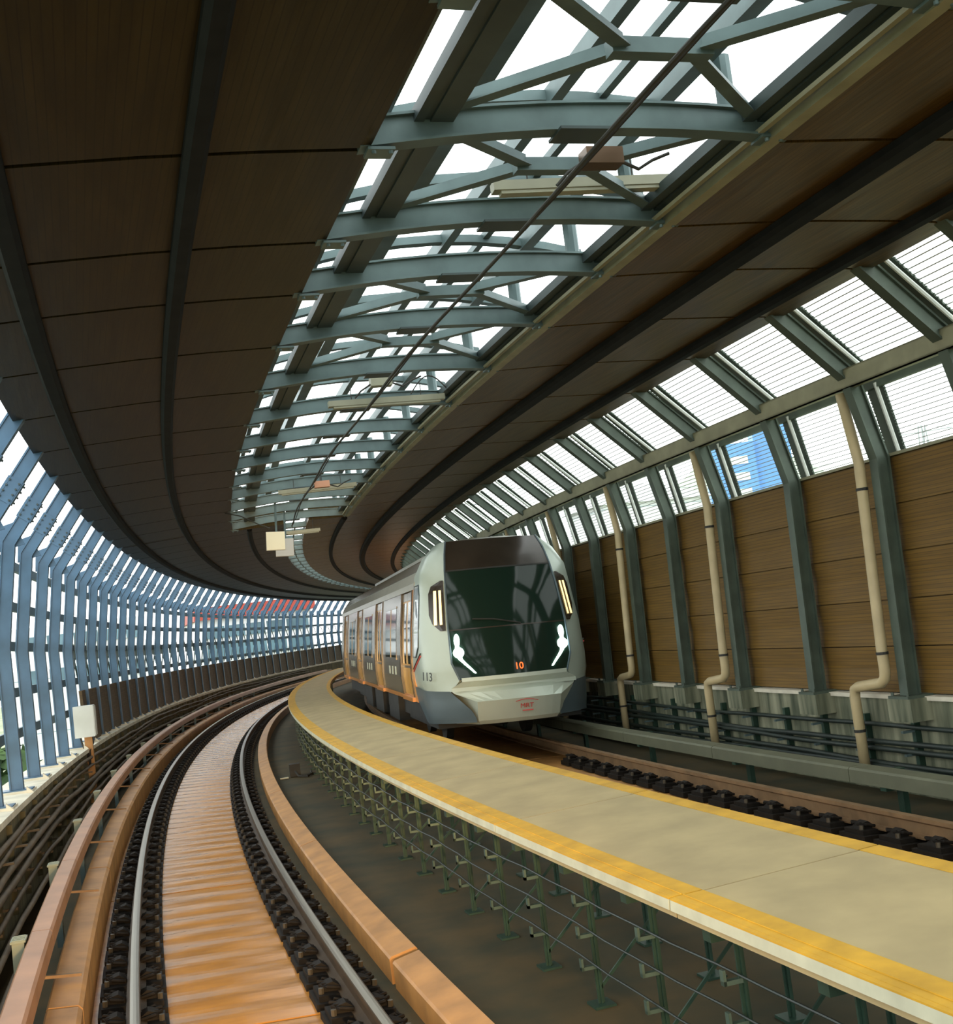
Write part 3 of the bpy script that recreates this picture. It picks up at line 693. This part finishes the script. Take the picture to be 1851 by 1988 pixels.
mb=MB(); mb.tube([(0,-0.12,0.1),(0.05,-0.35,0.03),(0.2,-0.5,0.02),(0.3,-0.2,0.03),(0.32,0.2,0.03)],0.02,6); mb.build('cable_tail',under_m,t,True)
mb=MB(); mb.box(-0.3,-0.14,-0.25,-0.15,0,0.02); mb.build('tie_plate',white_m,t,True)

# ------------------------------------------------------------------ right track
for dc,lab in ((4.2825,'rusty running rail of the far track, left one beside the walkway'),(5.7175,'rusty running rail of the far track, right one')):
    mb=MB(); mb.sweep(rail_prof(dc,0.175-0.042*(dc-5.0)+0.03),-3,80,0.9); tag(mb.build('running_rail',railr_m),lab,'rail','running rails of the far track')
for i,(a,b) in enumerate([(x,x+5.3) for x in [-2,3.3,8.6,13.9,19.2,24.5,29.8]]):
    mb=MB(); mb.sweep([(3.95,-0.03),(6.05,-0.11),(6.05,-0.30),(3.95,-0.30)],a+0.02,b-0.02,0.9)
    tag(mb.build('track_slab',kerb_m),(f'brown concrete slab under the far track, {nth(i)} from the right edge' if i else 'brown concrete slab under the far track, outside the right edge'),'slab','slabs of the far track')
ft=[fa]
for side,dc in (('left',4.2825),('right',5.7175)):
    for i in range(24):
        s_=5.2+0.545*i; mt=M(s_,dc,0.175-0.042*(dc-5)+0.03)@Matrix.Rotation(0.042,4,'Y')
        dup(fa,mt,f'dark fastening under the far track {side} rail, {nth(i+1)} from the right','rail fastenings of the far track')
jt2=[-2+3.2*i for i in range(14)]
for i,(a,b) in enumerate(zip(jt2[:-1],jt2[1:])):
    mb=MB(); mb.sweep([(6.28,0.20),(6.28,0.33),(6.30,0.35),(6.46,0.36),(6.47,0.34),(6.47,0.20),(6.45,0.20),(6.45,0.33),(6.30,0.33),(6.30,0.20)],a+0.006,b-0.006,0.8)
    tag(mb.build('power_rail_cover',mat('cover_grey_%d'%i,(0.13,0.135,0.085),0.5,0,0.15,3)),(f'grey power rail cover right of the far track, {nth(i-1)} from the edge' if i>1 else f'grey power rail cover right of the far track, {nth(2-i)} outside the edge'),'cover','power rail covers right of the far track')
for i in range(13):
    mb=MB(); s_=0.6+3.2*i; mb.sbox(s_,s_+0.1,6.48,6.54,-0.25,0.36); mb.sbox(s_,s_+0.1,6.3,6.54,0.16,0.2)
    tag(mb.build('cover_bracket',trest_m),(f'grey bracket behind the right power rail cover, {nth(i-1)} from the right edge' if i>1 else f'grey bracket behind the right power rail cover, {nth(2-i)} outside the edge'),'bracket','brackets of the right power rail cover')
for i,(d,z,r,lab) in enumerate([(7.17,0.62,0.026,'topmost'),(7.15,0.45,0.030,'second from the top'),(7.14,0.385,0.030,'middle one'),(7.13,0.23,0.030,'second from the bottom'),(7.12,0.165,0.030,'lowest')]):
    mb=MB(); mb.tube([P(-2+0.6*j,d,z+0.6*wob(-2+0.6*j,i+5)) for j in range(70)],r,6)
    tag(mb.build('cable',bcable_m,smooth=True),f'black cable along the stained concrete base of the right wall, {lab}','cable','black cables on the right wall base')
wh=thing('cable_hanger','','bracket',M(0))
mb=MB(); mb.box(7.20,7.27,-0.03,0.03,0.05,0.72); mb.build('strap',trest_m,wh,True)
mb=MB()
for z in (0.12,0.34,0.58): mb.box(7.06,7.22,-0.02,0.02,z-0.012,z+0.012)
mb.build('arm',beam_m,wh,True)
for i in range(26):
    s_=4.5+0.92*i; lab=f'grey cable hanger on the right wall base, {nth(i+1)} from the camera side'
    if i==0: wh.matrix_world=M(s_); WM[wh.name]=M(s_); tag(wh,lab,'bracket','cable hangers on the right wall base')
    else: dup(wh,M(s_),lab)

# ------------------------------------------------------------------ train
TA=P(18.2,4.99,0.175); TB=P(39.2,4.99,0.175); tdir=(TB-TA).normalized(); th=math.atan2(tdir.x,tdir.y)
TM=Matrix.Translation(TA)@Matrix.Rotation(-th,4,'Z')@Matrix.Rotation(0.03,4,'Y')
T=thing('metro_train','white and grey metro train with lit headlights coming round the curve on the far track','train',TM)
HW=[(0.80,1.36),(1.2,1.39),(1.6,1.38),(2.1,1.34),(2.85,1.25),(3.05,1.16),(3.25,1.0),(3.38,0.75),(3.46,0.4),(3.48,0.0)]
def hw(z):
    for (z0,w0),(z1,w1) in zip(HW[:-1],HW[1:]):
        if z<=z1: return w0+(w1-w0)*max(0,(z-z0))/(z1-z0)
    return 0
CARL=21.0
ring=[( -w_,z) for z,w_ in HW]+[(w_,z) for z,w_ in reversed(HW[:-1])]
def shell(y0,y1,inset,name,m,parent):
    mb=MB(); r2=[(x-(inset if x>0.01 else -inset if x<-0.01 else 0) if z<2.9 else x,z) for x,z in ring]
    mb.rings([[(x,y,z) for x,z in r2] for y in (y0,y1)]); return mb.build(name,m,parent,True)
body=shell(2.05,CARL,0.07,'car_body',tgrey_m,T)
def sidepanel(mb,y0,y1,z0,z1,o0,o1,sg,x=None):
    zs=[z0]+[z for z,_ in HW if z0<z<z1]+[z1]
    rs=[[(sg*(hw(z)+o0),y0,z),(sg*(hw(z)+o1),y0,z),(sg*(hw(z)+o1),y1,z),(sg*(hw(z)+o0),y1,z)] for z in zs]
    mb.rings(rs); return mb
# upper cantrail and roof gutter
mb=MB()
for sg in (-1,1): sidepanel(mb,2.0,CARL,2.74,3.04,-0.08,0.012,sg)
mb.build('cantrail',troof_m,T,True)
mb=MB()
for sg in (-1,1): sidepanel(mb,2.05,CARL,0.80,0.90,-0.08,0.0,sg)
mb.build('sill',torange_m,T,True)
doors=[(2.35,3.85),(7.55,9.05),(12.95,14.45),(18.25,19.75)]
edges=[2.02]+[x for d in doors for x in (d[0]-0.05,d[1]+0.05)]+[CARL-0.05]
for i in range(0,len(edges),2):
    y0,y1=edges[i],edges[i+1]
    for sg in (-1,1):
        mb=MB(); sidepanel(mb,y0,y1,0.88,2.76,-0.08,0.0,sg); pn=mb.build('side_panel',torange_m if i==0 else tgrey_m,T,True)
        if y1-y0>1.5:
            mb=MB(); c=(y0+y1)/2; hwn=min(1.0,(y1-y0)/2-0.35); sidepanel(mb,c-hwn,c+hwn,1.55,2.50,-0.005,0.006,sg); g=mb.build('window',tglass_m,T,True); g.parent=pn
            mb=MB(); sidepanel(mb,c-hwn-0.04,c+hwn+0.04,2.50,2.54,-0.005,0.014,sg); sidepanel(mb,c-hwn-0.04,c+hwn+0.04,1.51,1.55,-0.005,0.014,sg); sidepanel(mb,c-0.02,c+0.02,1.55,2.5,-0.005,0.014,sg); fr_=mb.build('window_frame',tgrey_m,T,True); fr_.parent=pn
            mb=MB()
            for q in range(3): sidepanel(mb,c-0.9+0.55*q,c-0.65+0.55*q,1.22,1.38,-0.002,0.004,sg)
            st=mb.build('white_sticker',white_m,T,True); st.parent=pn
for i,(y0,y1) in enumerate(doors):
    for sg in (-1,1):
        for a,b in ((y0,(y0+y1)/2-0.01),((y0+y1)/2+0.01,y1)):
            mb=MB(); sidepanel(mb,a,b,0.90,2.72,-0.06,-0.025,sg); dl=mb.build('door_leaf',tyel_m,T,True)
            mb=MB(); sidepanel(mb,a+0.12,b-0.12,1.45,2.55,-0.03,-0.018,sg); g=mb.build('door_glass',tglass_m,T,True); g.parent=dl
            mb=MB(); sidepanel(mb,a,b,1.38,1.42,-0.03,-0.016,sg); sidepanel(mb,a,b,2.58,2.72,-0.03,-0.016,sg); g=mb.build('door_trim',tgrey_m,T,True); g.parent=dl
        mb=MB(); sidepanel(mb,y0-0.10,y0,0.88,2.74,-0.08,0.02,sg); mb.build('door_jamb',tdark_m,T,True)
        mb=MB(); sidepanel(mb,y1,y1+0.14,0.88,2.74,-0.08,0.02,sg); mb.build('door_jamb',tdark_m,T,True)
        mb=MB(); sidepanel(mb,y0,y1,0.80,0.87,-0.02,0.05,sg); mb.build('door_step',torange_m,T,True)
# underframe and bogies
mb=MB(); mb.box(-1.15,1.15,2.2,CARL-0.2,0.42,0.80)
for y in (6.0,9.2,12.0): mb.box(-1.27,1.27,y,y+1.9,0.25,0.78)
mb.build('underframe',under_m,T,True)
for yc in (4.2,16.8):
    mb=MB()
    for sg in (-1,1): mb.box(sg*1.0-0.08,sg*1.0+0.08,yc-1.6,yc+1.6,0.32,0.52)
    mb.box(-1.0,1.0,yc-0.2,yc+0.2,0.35,0.6); bg_=mb.build('bogie',under_m,T,True)
    mb=MB()
    for y in (yc-1.05,yc+1.05):
        for sg in (-1,1): mb.cyl((sg*0.66,y,0.42),(sg*0.79,y,0.42),0.40,20)
        mb.cyl((-0.66,y,0.42),(0.66,y,0.42),0.07,8)
    wh_=mb.build('wheels',under_m,T,True); wh_.parent=bg_
# roof equipment
mb=MB(); mb.box(-0.62,0.62,5.0,15.7,3.40,3.50)
mb.build('roof_unit',troof_m,T,True)
mb=MB(); mb.box(-0.80,-0.62,3.0,3.4,3.30,3.46); mb.build('roof_aerial',under_m,T,True)
# cab nose
NS=[ # z, hw, t_corner, x_mask, t_mask, t_front
 (1.00,1.34,0.95,1.02,0.42,0.20),
 (1.18,1.38,0.95,0.88,0.31,0.14),
 (1.45,1.39,1.00,0.98,0.38,0.20),
 (2.00,1.36,1.08,0.97,0.50,0.34),
 (2.55,1.29,1.15,0.93,0.68,0.52),
 (2.95,1.24,1.22,0.89,0.84,0.70),
 (3.25,1.08,1.32,0.84,1.02,0.90),
 (3.46,0.86,1.45,0.78,1.22,1.12)]
def nlerp(z):
    for a,b in zip(NS[:-1],NS[1:]):
        if z<=b[0]:
            f=(z-a[0])/(b[0]-a[0]); return [a[i]+(b[i]-a[i])*f for i in range(6)]
    return list(NS[-1])
def cheek(z,u,off=0.0):
    """point on the cab flank: u 0 at the mask edge, 1 at the side corner, 2 at the cab rear"""
    _,h,tc,xm,tm,tf=nlerp(z)
    if u<=1:
        e=math.sin(u*math.pi/2)
        x=xm+(h-xm)*(0.55*u+0.45*e); y=tm+(tc-tm)*u*(0.75+0.25*u)
    else: x=h; y=tc+(2.05-tc)*(u-1)
    return x,y
zs=[1.00,1.08,1.18,1.3,1.45,1.7,2.0,2.3,2.55,2.75,2.95,3.1,3.25,3.36,3.46]
us=[0,0.12,0.25,0.4,0.55,0.7,0.85,1.0,1.35,1.7,2.0]
for sg in (-1,1):
    mb=MB(); mb.rings([[(sg*cheek(z,u)[0],cheek(z,u)[1],z) for u in us] for z in zs],closed=False,caps=False)
    # inner thickness
    mb.rings([[(sg*(cheek(z,u)[0]-0.05),cheek(z,u)[1]+0.05,z) for u in us] for z in zs],closed=False,caps=False)
    ck=mb.build('cab_cheek',tbody_m,T,True,smooth=True)
    if sg==-1: CHEEKL=ck
    else: CHEEKR=ck
mb=MB()  # cab roof cap
rs=[]
for y,kk in ((1.12,0),(1.45,1),(2.05,2)):
    row=[]
    for i in range(9):
        f=-1+2*i/8
        if kk==0: row.append((f*0.78,1.22-(0.10*(1-f*f)),3.46))
        elif kk==1: row.append((f*0.87,1.45,3.46+0.05*(1-f*f)))
        else: row.append((f*0.87,2.06,3.46+0.06*(1-f*f)))
    rs.append(row)
mb.rings(rs,closed=False,caps=False)
mb.build('cab_roof',troof_m,T,True,smooth=True)
mb=MB() # shoulders between cheeks and roof
def maskpt(z,f,off=0.0):
    _,h,tc,xm,tm,tf=nlerp(z); return (f*xm, tf+(tm-tf)*f*f-off, z)
def maskpatch(z0,z1,f0,f1,off,name,m,parent,nz=6,nf=12,thick=0.02):
    mb=MB(); zz=[z0+(z1-z0)*i/nz for i in range(nz+1)]; fq=[f0+(f1-f0)*i/nf for i in range(nf+1)]
    mb.rings([[maskpt(z,f,off) for f in fq] for z in zz],closed=False,caps=False)
    mb.rings([[maskpt(z,f,off-thick) for f in fq] for z in zz],closed=False,caps=False)
    return mb.build(name,m,parent,True,smooth=True)
maskpatch(1.18,1.97,-1,1,0.0,'front_panel',tglass_m,T)
ws=maskpatch(1.98,2.94,-1,1,0.0,'windscreen',tglass_m,T)
maskpatch(2.95,3.46,-1,1,0.0,'destination_panel',tdark_m,T)
mp=maskpatch(1.965,1.985,-0.98,0.98,0.004,'glass_seam',tdark_m,T,1); mp.parent=ws
mp=maskpatch(2.935,2.96,-0.98,0.98,0.006,'top_seam',under_m,T,1); mp.parent=ws
# frame edge around mask
mb=MB()
for sg in (-1,1):
    mb.tube([Vector((sg*cheek(z,0)[0],cheek(z,0)[1]-0.004,z)) for z in zs if z>=1.18],0.016,6)
mb.build('mask_edge',tblue_m,T,True)
# sill under the mask
mb=MB()
rs=[]
for z,o in ((1.21,0.05),(1.15,0.06),(1.06,0.0),(1.0,0.02)):
    rs.append([(f*(0.86 if z>1.1 else 1.02), 0.14+(0.31-0.14)*f*f-o+(0.04 if z<1.1 else 0), z) for f in [-1+2*i/10 for i in range(11)]])
mb.rings(rs,closed=False,caps=False); mb.build('mask_sill',tlow_m,T,True)
# bumper
mb=MB(); rs=[]
for z,xw,tf,te in ((1.03,1.03,0.16,0.44),(0.97,0.98,0.06,0.36),(0.83,0.68,-0.04,0.04),(0.52,0.66,0.10,0.20),(0.46,0.62,0.16,0.26)):
    n=10; rs.append([(f*xw,tf+(te-tf)*abs(f)**2.2,z) for f in [-1+2*i/n for i in range(n+1)]])
mb.rings(rs,closed=False,caps=False)
for sg in (-1,1):
    mb.add([(sg*1.03,0.44,1.03),(sg*0.98,0.36,0.97),(sg*0.68,0.04,0.83),(sg*0.66,0.20,0.52),(sg*0.62,0.26,0.46),(sg*0.9,0.9,0.46),(sg*1.0,0.9,1.03)],[(0,1,2,3,4,5,6)])
bm_=mb.build('bumper',tlow_m,T,True)
# dark skirt at the cab flanks
for sg in (-1,1):
    mb=MB(); rs=[]
    for z in (1.03,0.98,0.85,0.70,0.56,0.50):
        f=(1.03-z)/0.53; row=[]
        for u in [i/10 for i in range(11)]:
            x0,y0=(1.04-0.36*min(1,f*1.3), 0.42-0.20*min(1,f*1.6)); 
            x=x0+(1.385-0.05*f-x0)*math.sin(min(1,u*1.9)*math.pi/2); y=y0+(2.05-y0)*u**1.15
            zt=1.03+0.07*u-0.02; zz=zt-(zt-0.50-0.28*max(0,(u-0.55)/0.45)*f)*f if z<1.03 else zt
            row.append((sg*x,y,zz))
        rs.append(row)
    mb.rings(rs,closed=False,caps=False); mb.build('cab_skirt',tblue_m,T,True,smooth=True)
mb=MB(); mb.box(-1.2,1.2,0.9,2.3,0.40,0.98); mb.build('front_underframe',under_m,T,True)
# lamps
def lampstrip(sg):
    pts=[(1.73,0.885,0.055),(1.66,0.89,0.075),(1.58,0.885,0.085),(1.50,0.85,0.06),(1.42,0.79,0.05),(1.34,0.735,0.04),(1.27,0.69,0.03)]
    mb=MB(); mb.rings([[maskpt(z,sg*(f-w_*0.5),0.012) ,maskpt(z,sg*(f+w_*0.5),0.012)] for z,f,w_ in pts],closed=False,caps=False)
    mb.rings([[maskpt(z,sg*(f-w_*0.5),0.0) ,maskpt(z,sg*(f+w_*0.5),0.0)] for z,f,w_ in pts],closed=False,caps=False)
    h=mb.build('headlight',lamp_m,T,True); h['label']='bright white slanting headlight'
    c=maskpt(1.61,sg*0.875,0.02); mb=MB(); mb.tube([(c[0],c[1]+0.03,c[2]),(c[0],c[1]-0.012,c[2])],0.085,16); b=mb.build('main_beam',lamp_m,T,True); b.parent=h
    c=maskpt(1.80,sg*0.885,0.02); mb=MB(); mb.rings([[(c[0]+0.045*math.cos(a)*k,c[1]-0.005*j,c[2]+0.11*math.sin(a)) for a in [2*math.pi*i/12 for i in range(12)]] for j,k in ((-4,1),(1,1))]); b=mb.build('upper_lamp',lamp_m,T,True); b.parent=h
for sg in (-1,1): lampstrip(sg)
# flank windows with glowing strips in place of their orange reflection
for sg in (-1,1):
    poly=[(2.72,0.10),(2.78,0.30),(2.62,0.62),(2.15,0.56),(1.98,0.34),(1.92,0.10)]
    mb=MB(); lft=[(2.80,0.06,0.16),(2.72,0.06,0.50),(2.60,0.06,0.60),(2.25,0.06,0.58),(2.10,0.06,0.46),(1.98,0.06,0.22)]
    def cp(z,u,o): 
        x,y=cheek(z,u); return (sg*(x+o*0.6),y-o,z)
    mb.rings([[cp(z,a,0.012),cp(z,(a+b)/2,0.014),cp(z,b,0.012)] for z,a,b in lft],closed=False,caps=False)
    mb.rings([[cp(z,a,-0.01),cp(z,(a+b)/2,-0.01),cp(z,b,-0.01)] for z,a,b in lft],closed=False,caps=False)
    w_=mb.build('flank_window',tdark_m,T,True)
    mb=MB(); 
    for a,b in ((0.14,0.22),(0.30,0.40)):
        mb.rings([[cp(z,a,0.02),cp(z,b,0.02)] for z in (2.64,2.45,2.25,2.08)],closed=False,caps=False)
    s_=mb.build('reflection_strip',glow_m,T,True); s_.parent=w_
    # cab side window
    mb=MB(); mb.rings([[cp(z,u,0.008) for u in (a,(a+b)/2,b)] for z,a,b in ((2.78,1.25,1.85),(2.60,1.12,1.86),(2.1,1.08,1.88),(1.75,1.20,1.90),(1.58,1.55,1.90))],closed=False,caps=False)
    mb.build('cab_side_window',sidewin_m,T,True)
    mb=MB(); mb.tube([Vector(cp(z,u,0.012)) for z,u in ((2.78,1.25),(2.60,1.12),(2.1,1.08),(1.75,1.20),(1.58,1.55),(1.58,1.90),(2.1,1.88),(2.78,1.85),(2.78,1.25))],0.014,6); mb.build('window_seal',tblue_m,T,True)
    mb=MB(); mb.rings([[cp(z,u,0.014) for u in (a,b)] for z,a,b in ((2.74,1.4,1.8),(2.55,1.35,1.78))],closed=False,caps=False)
    mb.rings([[cp(z,u,0.014) for u in (a,b)] for z,a,b in ((2.52,1.55,1.70),(2.30,1.35,1.60),(2.24,1.35,1.42))],closed=False,caps=False); mb.build('mirror_glass',tblue_m,T,True)
    mb=MB(); mb.tube([Vector(cp(1.32+0.26*(1-f)**1.0+0.02,1.0+0.95*f,0.012)) for f in [i/8 for i in range(9)]],0.014,6); mb.build('flank_stripe',redp_m,T,True)
    mb=MB(); mb.tube([Vector(cp(1.36+0.26*(1-f)**1.0+0.02,1.0+0.95*f,0.012)) for f in [i/8 for i in range(9)]],0.014,6); mb.build('flank_stripe',blackp_m,T,True)
# lettering
def text(name,body,size,m,parent,loc,xdir,updir,ext=0.003):
    cu=bpy.data.curves.new(name,'FONT'); cu.body=body; cu.size=size; cu.extrude=ext; cu.align_x='CENTER'; cu.align_y='CENTER'
    o=bpy.data.objects.new('tmp',cu); COL.objects.link(o)
    me=bpy.data.meshes.new_from_object(o.evaluated_get(bpy.context.evaluated_depsgraph_get())); bpy.data.objects.remove(o); me.name=name
    x=Vector(xdir).normalized(); u=Vector(updir); u=(u-x*u.dot(x)).normalized(); z=x.cross(u)
    mt=Matrix((x,u,z)).transposed().to_4x4(); mt.translation=Vector(loc); me.transform(mt); me.materials.clear(); me.materials.append(m)
    r=bpy.data.objects.new(name,me); COL.objects.link(r); r.parent=parent; WM[r.name]=WM[parent.name]; return r
p0=Vector((-cheek(1.27,0.92)[0],cheek(1.27,0.92)[1],1.27)); p1=Vector((-cheek(1.25,0.62)[0],cheek(1.25,0.62)[1],1.25))
nrm=Vector((-1,-0.9,0)).normalized()
text('car_number','113',0.20,blackp_m,T,(p0+p1)/2+nrm*0.05,p1-p0,(0,0,1))['label']='black car number 113'
pm=maskpt(1.32,0.07,0.02)
text('destination_digits','10',0.15,red_m,T,pm,(1,0.03,0),(0,0.2,1))['label']='glowing red digits 10'
lg=text('operator_logo','MRT',0.11,redp_m,T,(0.10,0.004,0.70),(1,0.02,0),(0,-0.45,1)); lg['label']='red MRT emblem on the bumper'
mb=MB(); mb.tube([(-0.08+0.36*f, -0.052+(0.83-(0.755+0.05*math.sin(math.pi*(0.15+0.75*f))))*0.45, 0.755+0.05*math.sin(math.pi*(0.15+0.75*f))) for f in [i/10 for i in range(11)]],0.006,6); g=mb.build('swoosh',redp_m,T,True); g.parent=lg
mb=MB(); mb.box(0.03,0.20,0.028,0.05,0.618,0.634); g=mb.build('lower_line',redp_m,T,True); g.parent=lg
mb=MB(); mb.rings([[ (x,0.015+0.02*abs(x-0.1),z) for x in (0.38,0.62)] for z in (0.905,0.955)],closed=False,caps=False)
# wiper
mb=MB(); mb.tube([maskpt(2.0,0.2,0.03),maskpt(2.1,-0.25,0.03),maskpt(2.13,-0.6,0.03)],0.012,6); mb.build('wiper',under_m,T,True)
# second car coupled behind
TA2=P(39.7,4.99,0.175); TB2=P(60.5,4.99,0.175); td2=(TB2-TA2).normalized(); th2=math.atan2(td2.x,td2.y)
TM2=Matrix.Translation(TA2)@Matrix.Rotation(-th2,4,'Z')@Matrix.Rotation(0.03,4,'Y'); inv=TM.inverted()@TM2
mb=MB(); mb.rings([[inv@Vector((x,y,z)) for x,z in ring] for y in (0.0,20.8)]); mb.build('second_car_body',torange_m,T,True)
mb=MB(); mb.rings([[inv@Vector((x*0.72,y,0.9+(z-0.8)*0.8)) for x,z in ring] for y in (-0.55,0.05)]); mb.build('gangway',under_m,T,True)

# ------------------------------------------------------------------ outside
mb=MB(); mb.add([(-300,-100,-8),(400,-100,-8),(400,500,-8),(-300,500,-8)],[(0,1,2,3)]); struct(mb.build('floor',ground_m))
def building(label,x0,x1,y0,y1,z1,bands,mw,mbnd,roofm=None,roof=None):
    t=thing('building',label,'building',Matrix.Translation(((x0+x1)/2,(y0+y1)/2,-8)))
    mb=MB(); mb.box(x0,x1,y0,y1,-8,z1); mb.build('walls',mw,t)
    for a,b in bands:
        mb=MB(); mb.box(x0+0.3,x1-0.3,y0-0.12,y0+0.1,a,b)
        wb=mb.build('window_band',mbnd,t)
        mb=MB(); k=int((x1-x0)/1.6)
        for i in range(k): mb.box(x0+0.4+i*1.6,x0+0.52+i*1.6,y0-0.16,y0-0.1,a,b)
        mb.build('mullions',mw,wb)
    if roof:
        mb=MB(); mb.box(x0-0.3,x1+0.3,y0-0.6,y1+0.3,roof[0],roof[1]); mb.build('roof',roofm,t)
building('white building with dark window bands and red roof edge beyond the far left columns',8.5,17.5,96,108,5.0,[(1.9,3.0),(3.5,4.4)],bld_m,bldg_band,redb_m,(5.0,6.0))
building('white block with grey window bands outside the nearest left columns',-16,-5.5,60,70,5.2,[(1.2,2.4),(3.3,4.2),(-1.5,-0.2)],bld_m,bldg_band)
building('white block with a grey band outside, just right of the nearest white block',-4.5,3.6,80,88,5.3,[(1.7,2.6),(4.0,4.7)],bld_m,bldg_band)
t=thing('building','blue tower block seen through the right side window','building',Matrix.Translation((49,78,-8))@Matrix.Rotation(-0.5,4,'Z'))
mb=MB(); mb.box(-3.4,0.3,0,6,0,21.4); mb.box(0.3,3.0,0.5,6,0,22.6); mb.build('walls',blueb_m,t,True)
mb=MB()
for i in range(6): mb.box(-1.6,-0.3,-0.06,0.02,13.5+1.25*i,14.1+1.25*i)
mb.build('windows',box_m,t,True)
t=thing('building','low pale building with a hipped roof beyond the right windows','building',Matrix.Translation((38.5,72.5,-8)))
mb=MB(); mb.box(-5,3,0,6,0,17.0); mb.build('walls',bld_m,t,True)
mb=MB(); mb.rings([[(-5.4,-0.4,17),(3.4,-0.4,17),(3.4,6.4,17),(-5.4,6.4,17)],[(-2,3,18.6),(0.5,3,18.6),(0.5,3.2,18.6),(-2,3.2,18.6)]]); mb.build('roof',grey_m,t,True)
# pylon
t=thing('power_pylon','thin lattice power pylon far beyond the right window at the edge','pylon',Matrix.Translation((96,114.7,-8)))
mb=MB()
for sx,sy in ((-1,-1),(1,-1),(1,1),(-1,1)): mb.bar((sx*1.6,sy*1.6,0),(sx*0.25,sy*0.25,27),0.14,0.14)
for i in range(9):
    z0,z1=3*i,3*i+3; w0=1.6-1.35*z0/27; w1=1.6-1.35*z1/27
    mb.bar((-w0,-w0,z0),(w1,-w1,z1),0.07,0.07); mb.bar((w0,-w0,z0),(-w1,-w1,z1),0.07,0.07)
mb.build('tower',pylon_m,t,True)
for z,l in ((26.2,2.6),(24.4,2.2),(22.8,1.8)):
    mb=MB(); mb.bar((-l,l*0.8,z),(l,-l*0.8,z),0.12,0.12); mb.bar((-l,l*0.8,z),(0,0,z+0.7),0.07,0.07); mb.bar((l,-l*0.8,z),(0,0,z+0.7),0.07,0.07); mb.build('cross_arm',pylon_m,t,True)
for i,(z,lab) in enumerate(((17.2,'upper'),(15.6,'lower'))):
    mb=MB(); A=Vector((94,116,z)); B=Vector((30,96,z-3)); mb.tube([A+(B-A)*f-Vector((0,0,2.5*math.sin(math.pi*f))) for f in [j/16 for j in range(17)]],0.035,5)
    tag(mb.build('power_line',pylon_m),f'thin {lab} overhead power line beyond the right windows','cable')
mb=MB(); rs=[]
for j in range(5):
    rs.append([(70+i*6, 172+j*8-((i-8)**2)*0.2, -8+(math.sin(math.pi*i/16)**1.3)*36*(1-abs(j-2)/2.2)) for i in range(17)])
mb.rings(rs,closed=False,caps=False); tag(mb.build('hill',hill_m,smooth=True),'pale hazy hill on the skyline through the right upper window','hill')
# trees outside on the left
def tree(x,y,h,r,label,seed):
    rnd=random.Random(seed); t=thing('tree',label,'tree',Matrix.Translation((x,y,-8)),'trees outside the left columns')
    mb=MB(); mb.tube([(0,0,0),(0.1,0,h*0.4),(0,0.1,h*0.75)],0.22,8); mb.build('trunk',bark_m,t,True)
    mb=MB()
    for i in range(420):
        a=rnd.random()*6.283; b=math.acos(2*rnd.random()-1); q=r*(0.55+0.45*rnd.random())
        c=Vector((q*math.sin(b)*math.cos(a),q*math.sin(b)*math.sin(a),h*0.72+q*0.9*math.cos(b))); e=0.35+0.3*rnd.random()
        n1=Vector((rnd.random()-.5,rnd.random()-.5,rnd.random()-.5)).normalized(); n2=n1.orthogonal().normalized()
        mb.add([c-n1*e,c+n2*e*0.5,c+n1*e,c-n2*e*0.5],[(0,1,2,3)])
    mb.build('foliage',tree_m,t,True)
tree(-9.5,33,9.0,2.6,'bushy green tree outside the nearest left columns',1)
tree(-7.0,41,9.0,2.4,'bushy green tree outside, second beyond the nearest left columns',2)
tree(-4.5,50,8.6,2.2,'bushy green tree outside, third beyond the nearest left columns',3)
tree(9.5,84,9.6,2.2,'green tree outside in front of the white building with the red roof edge',4)
bpy.context.view_layer.update()
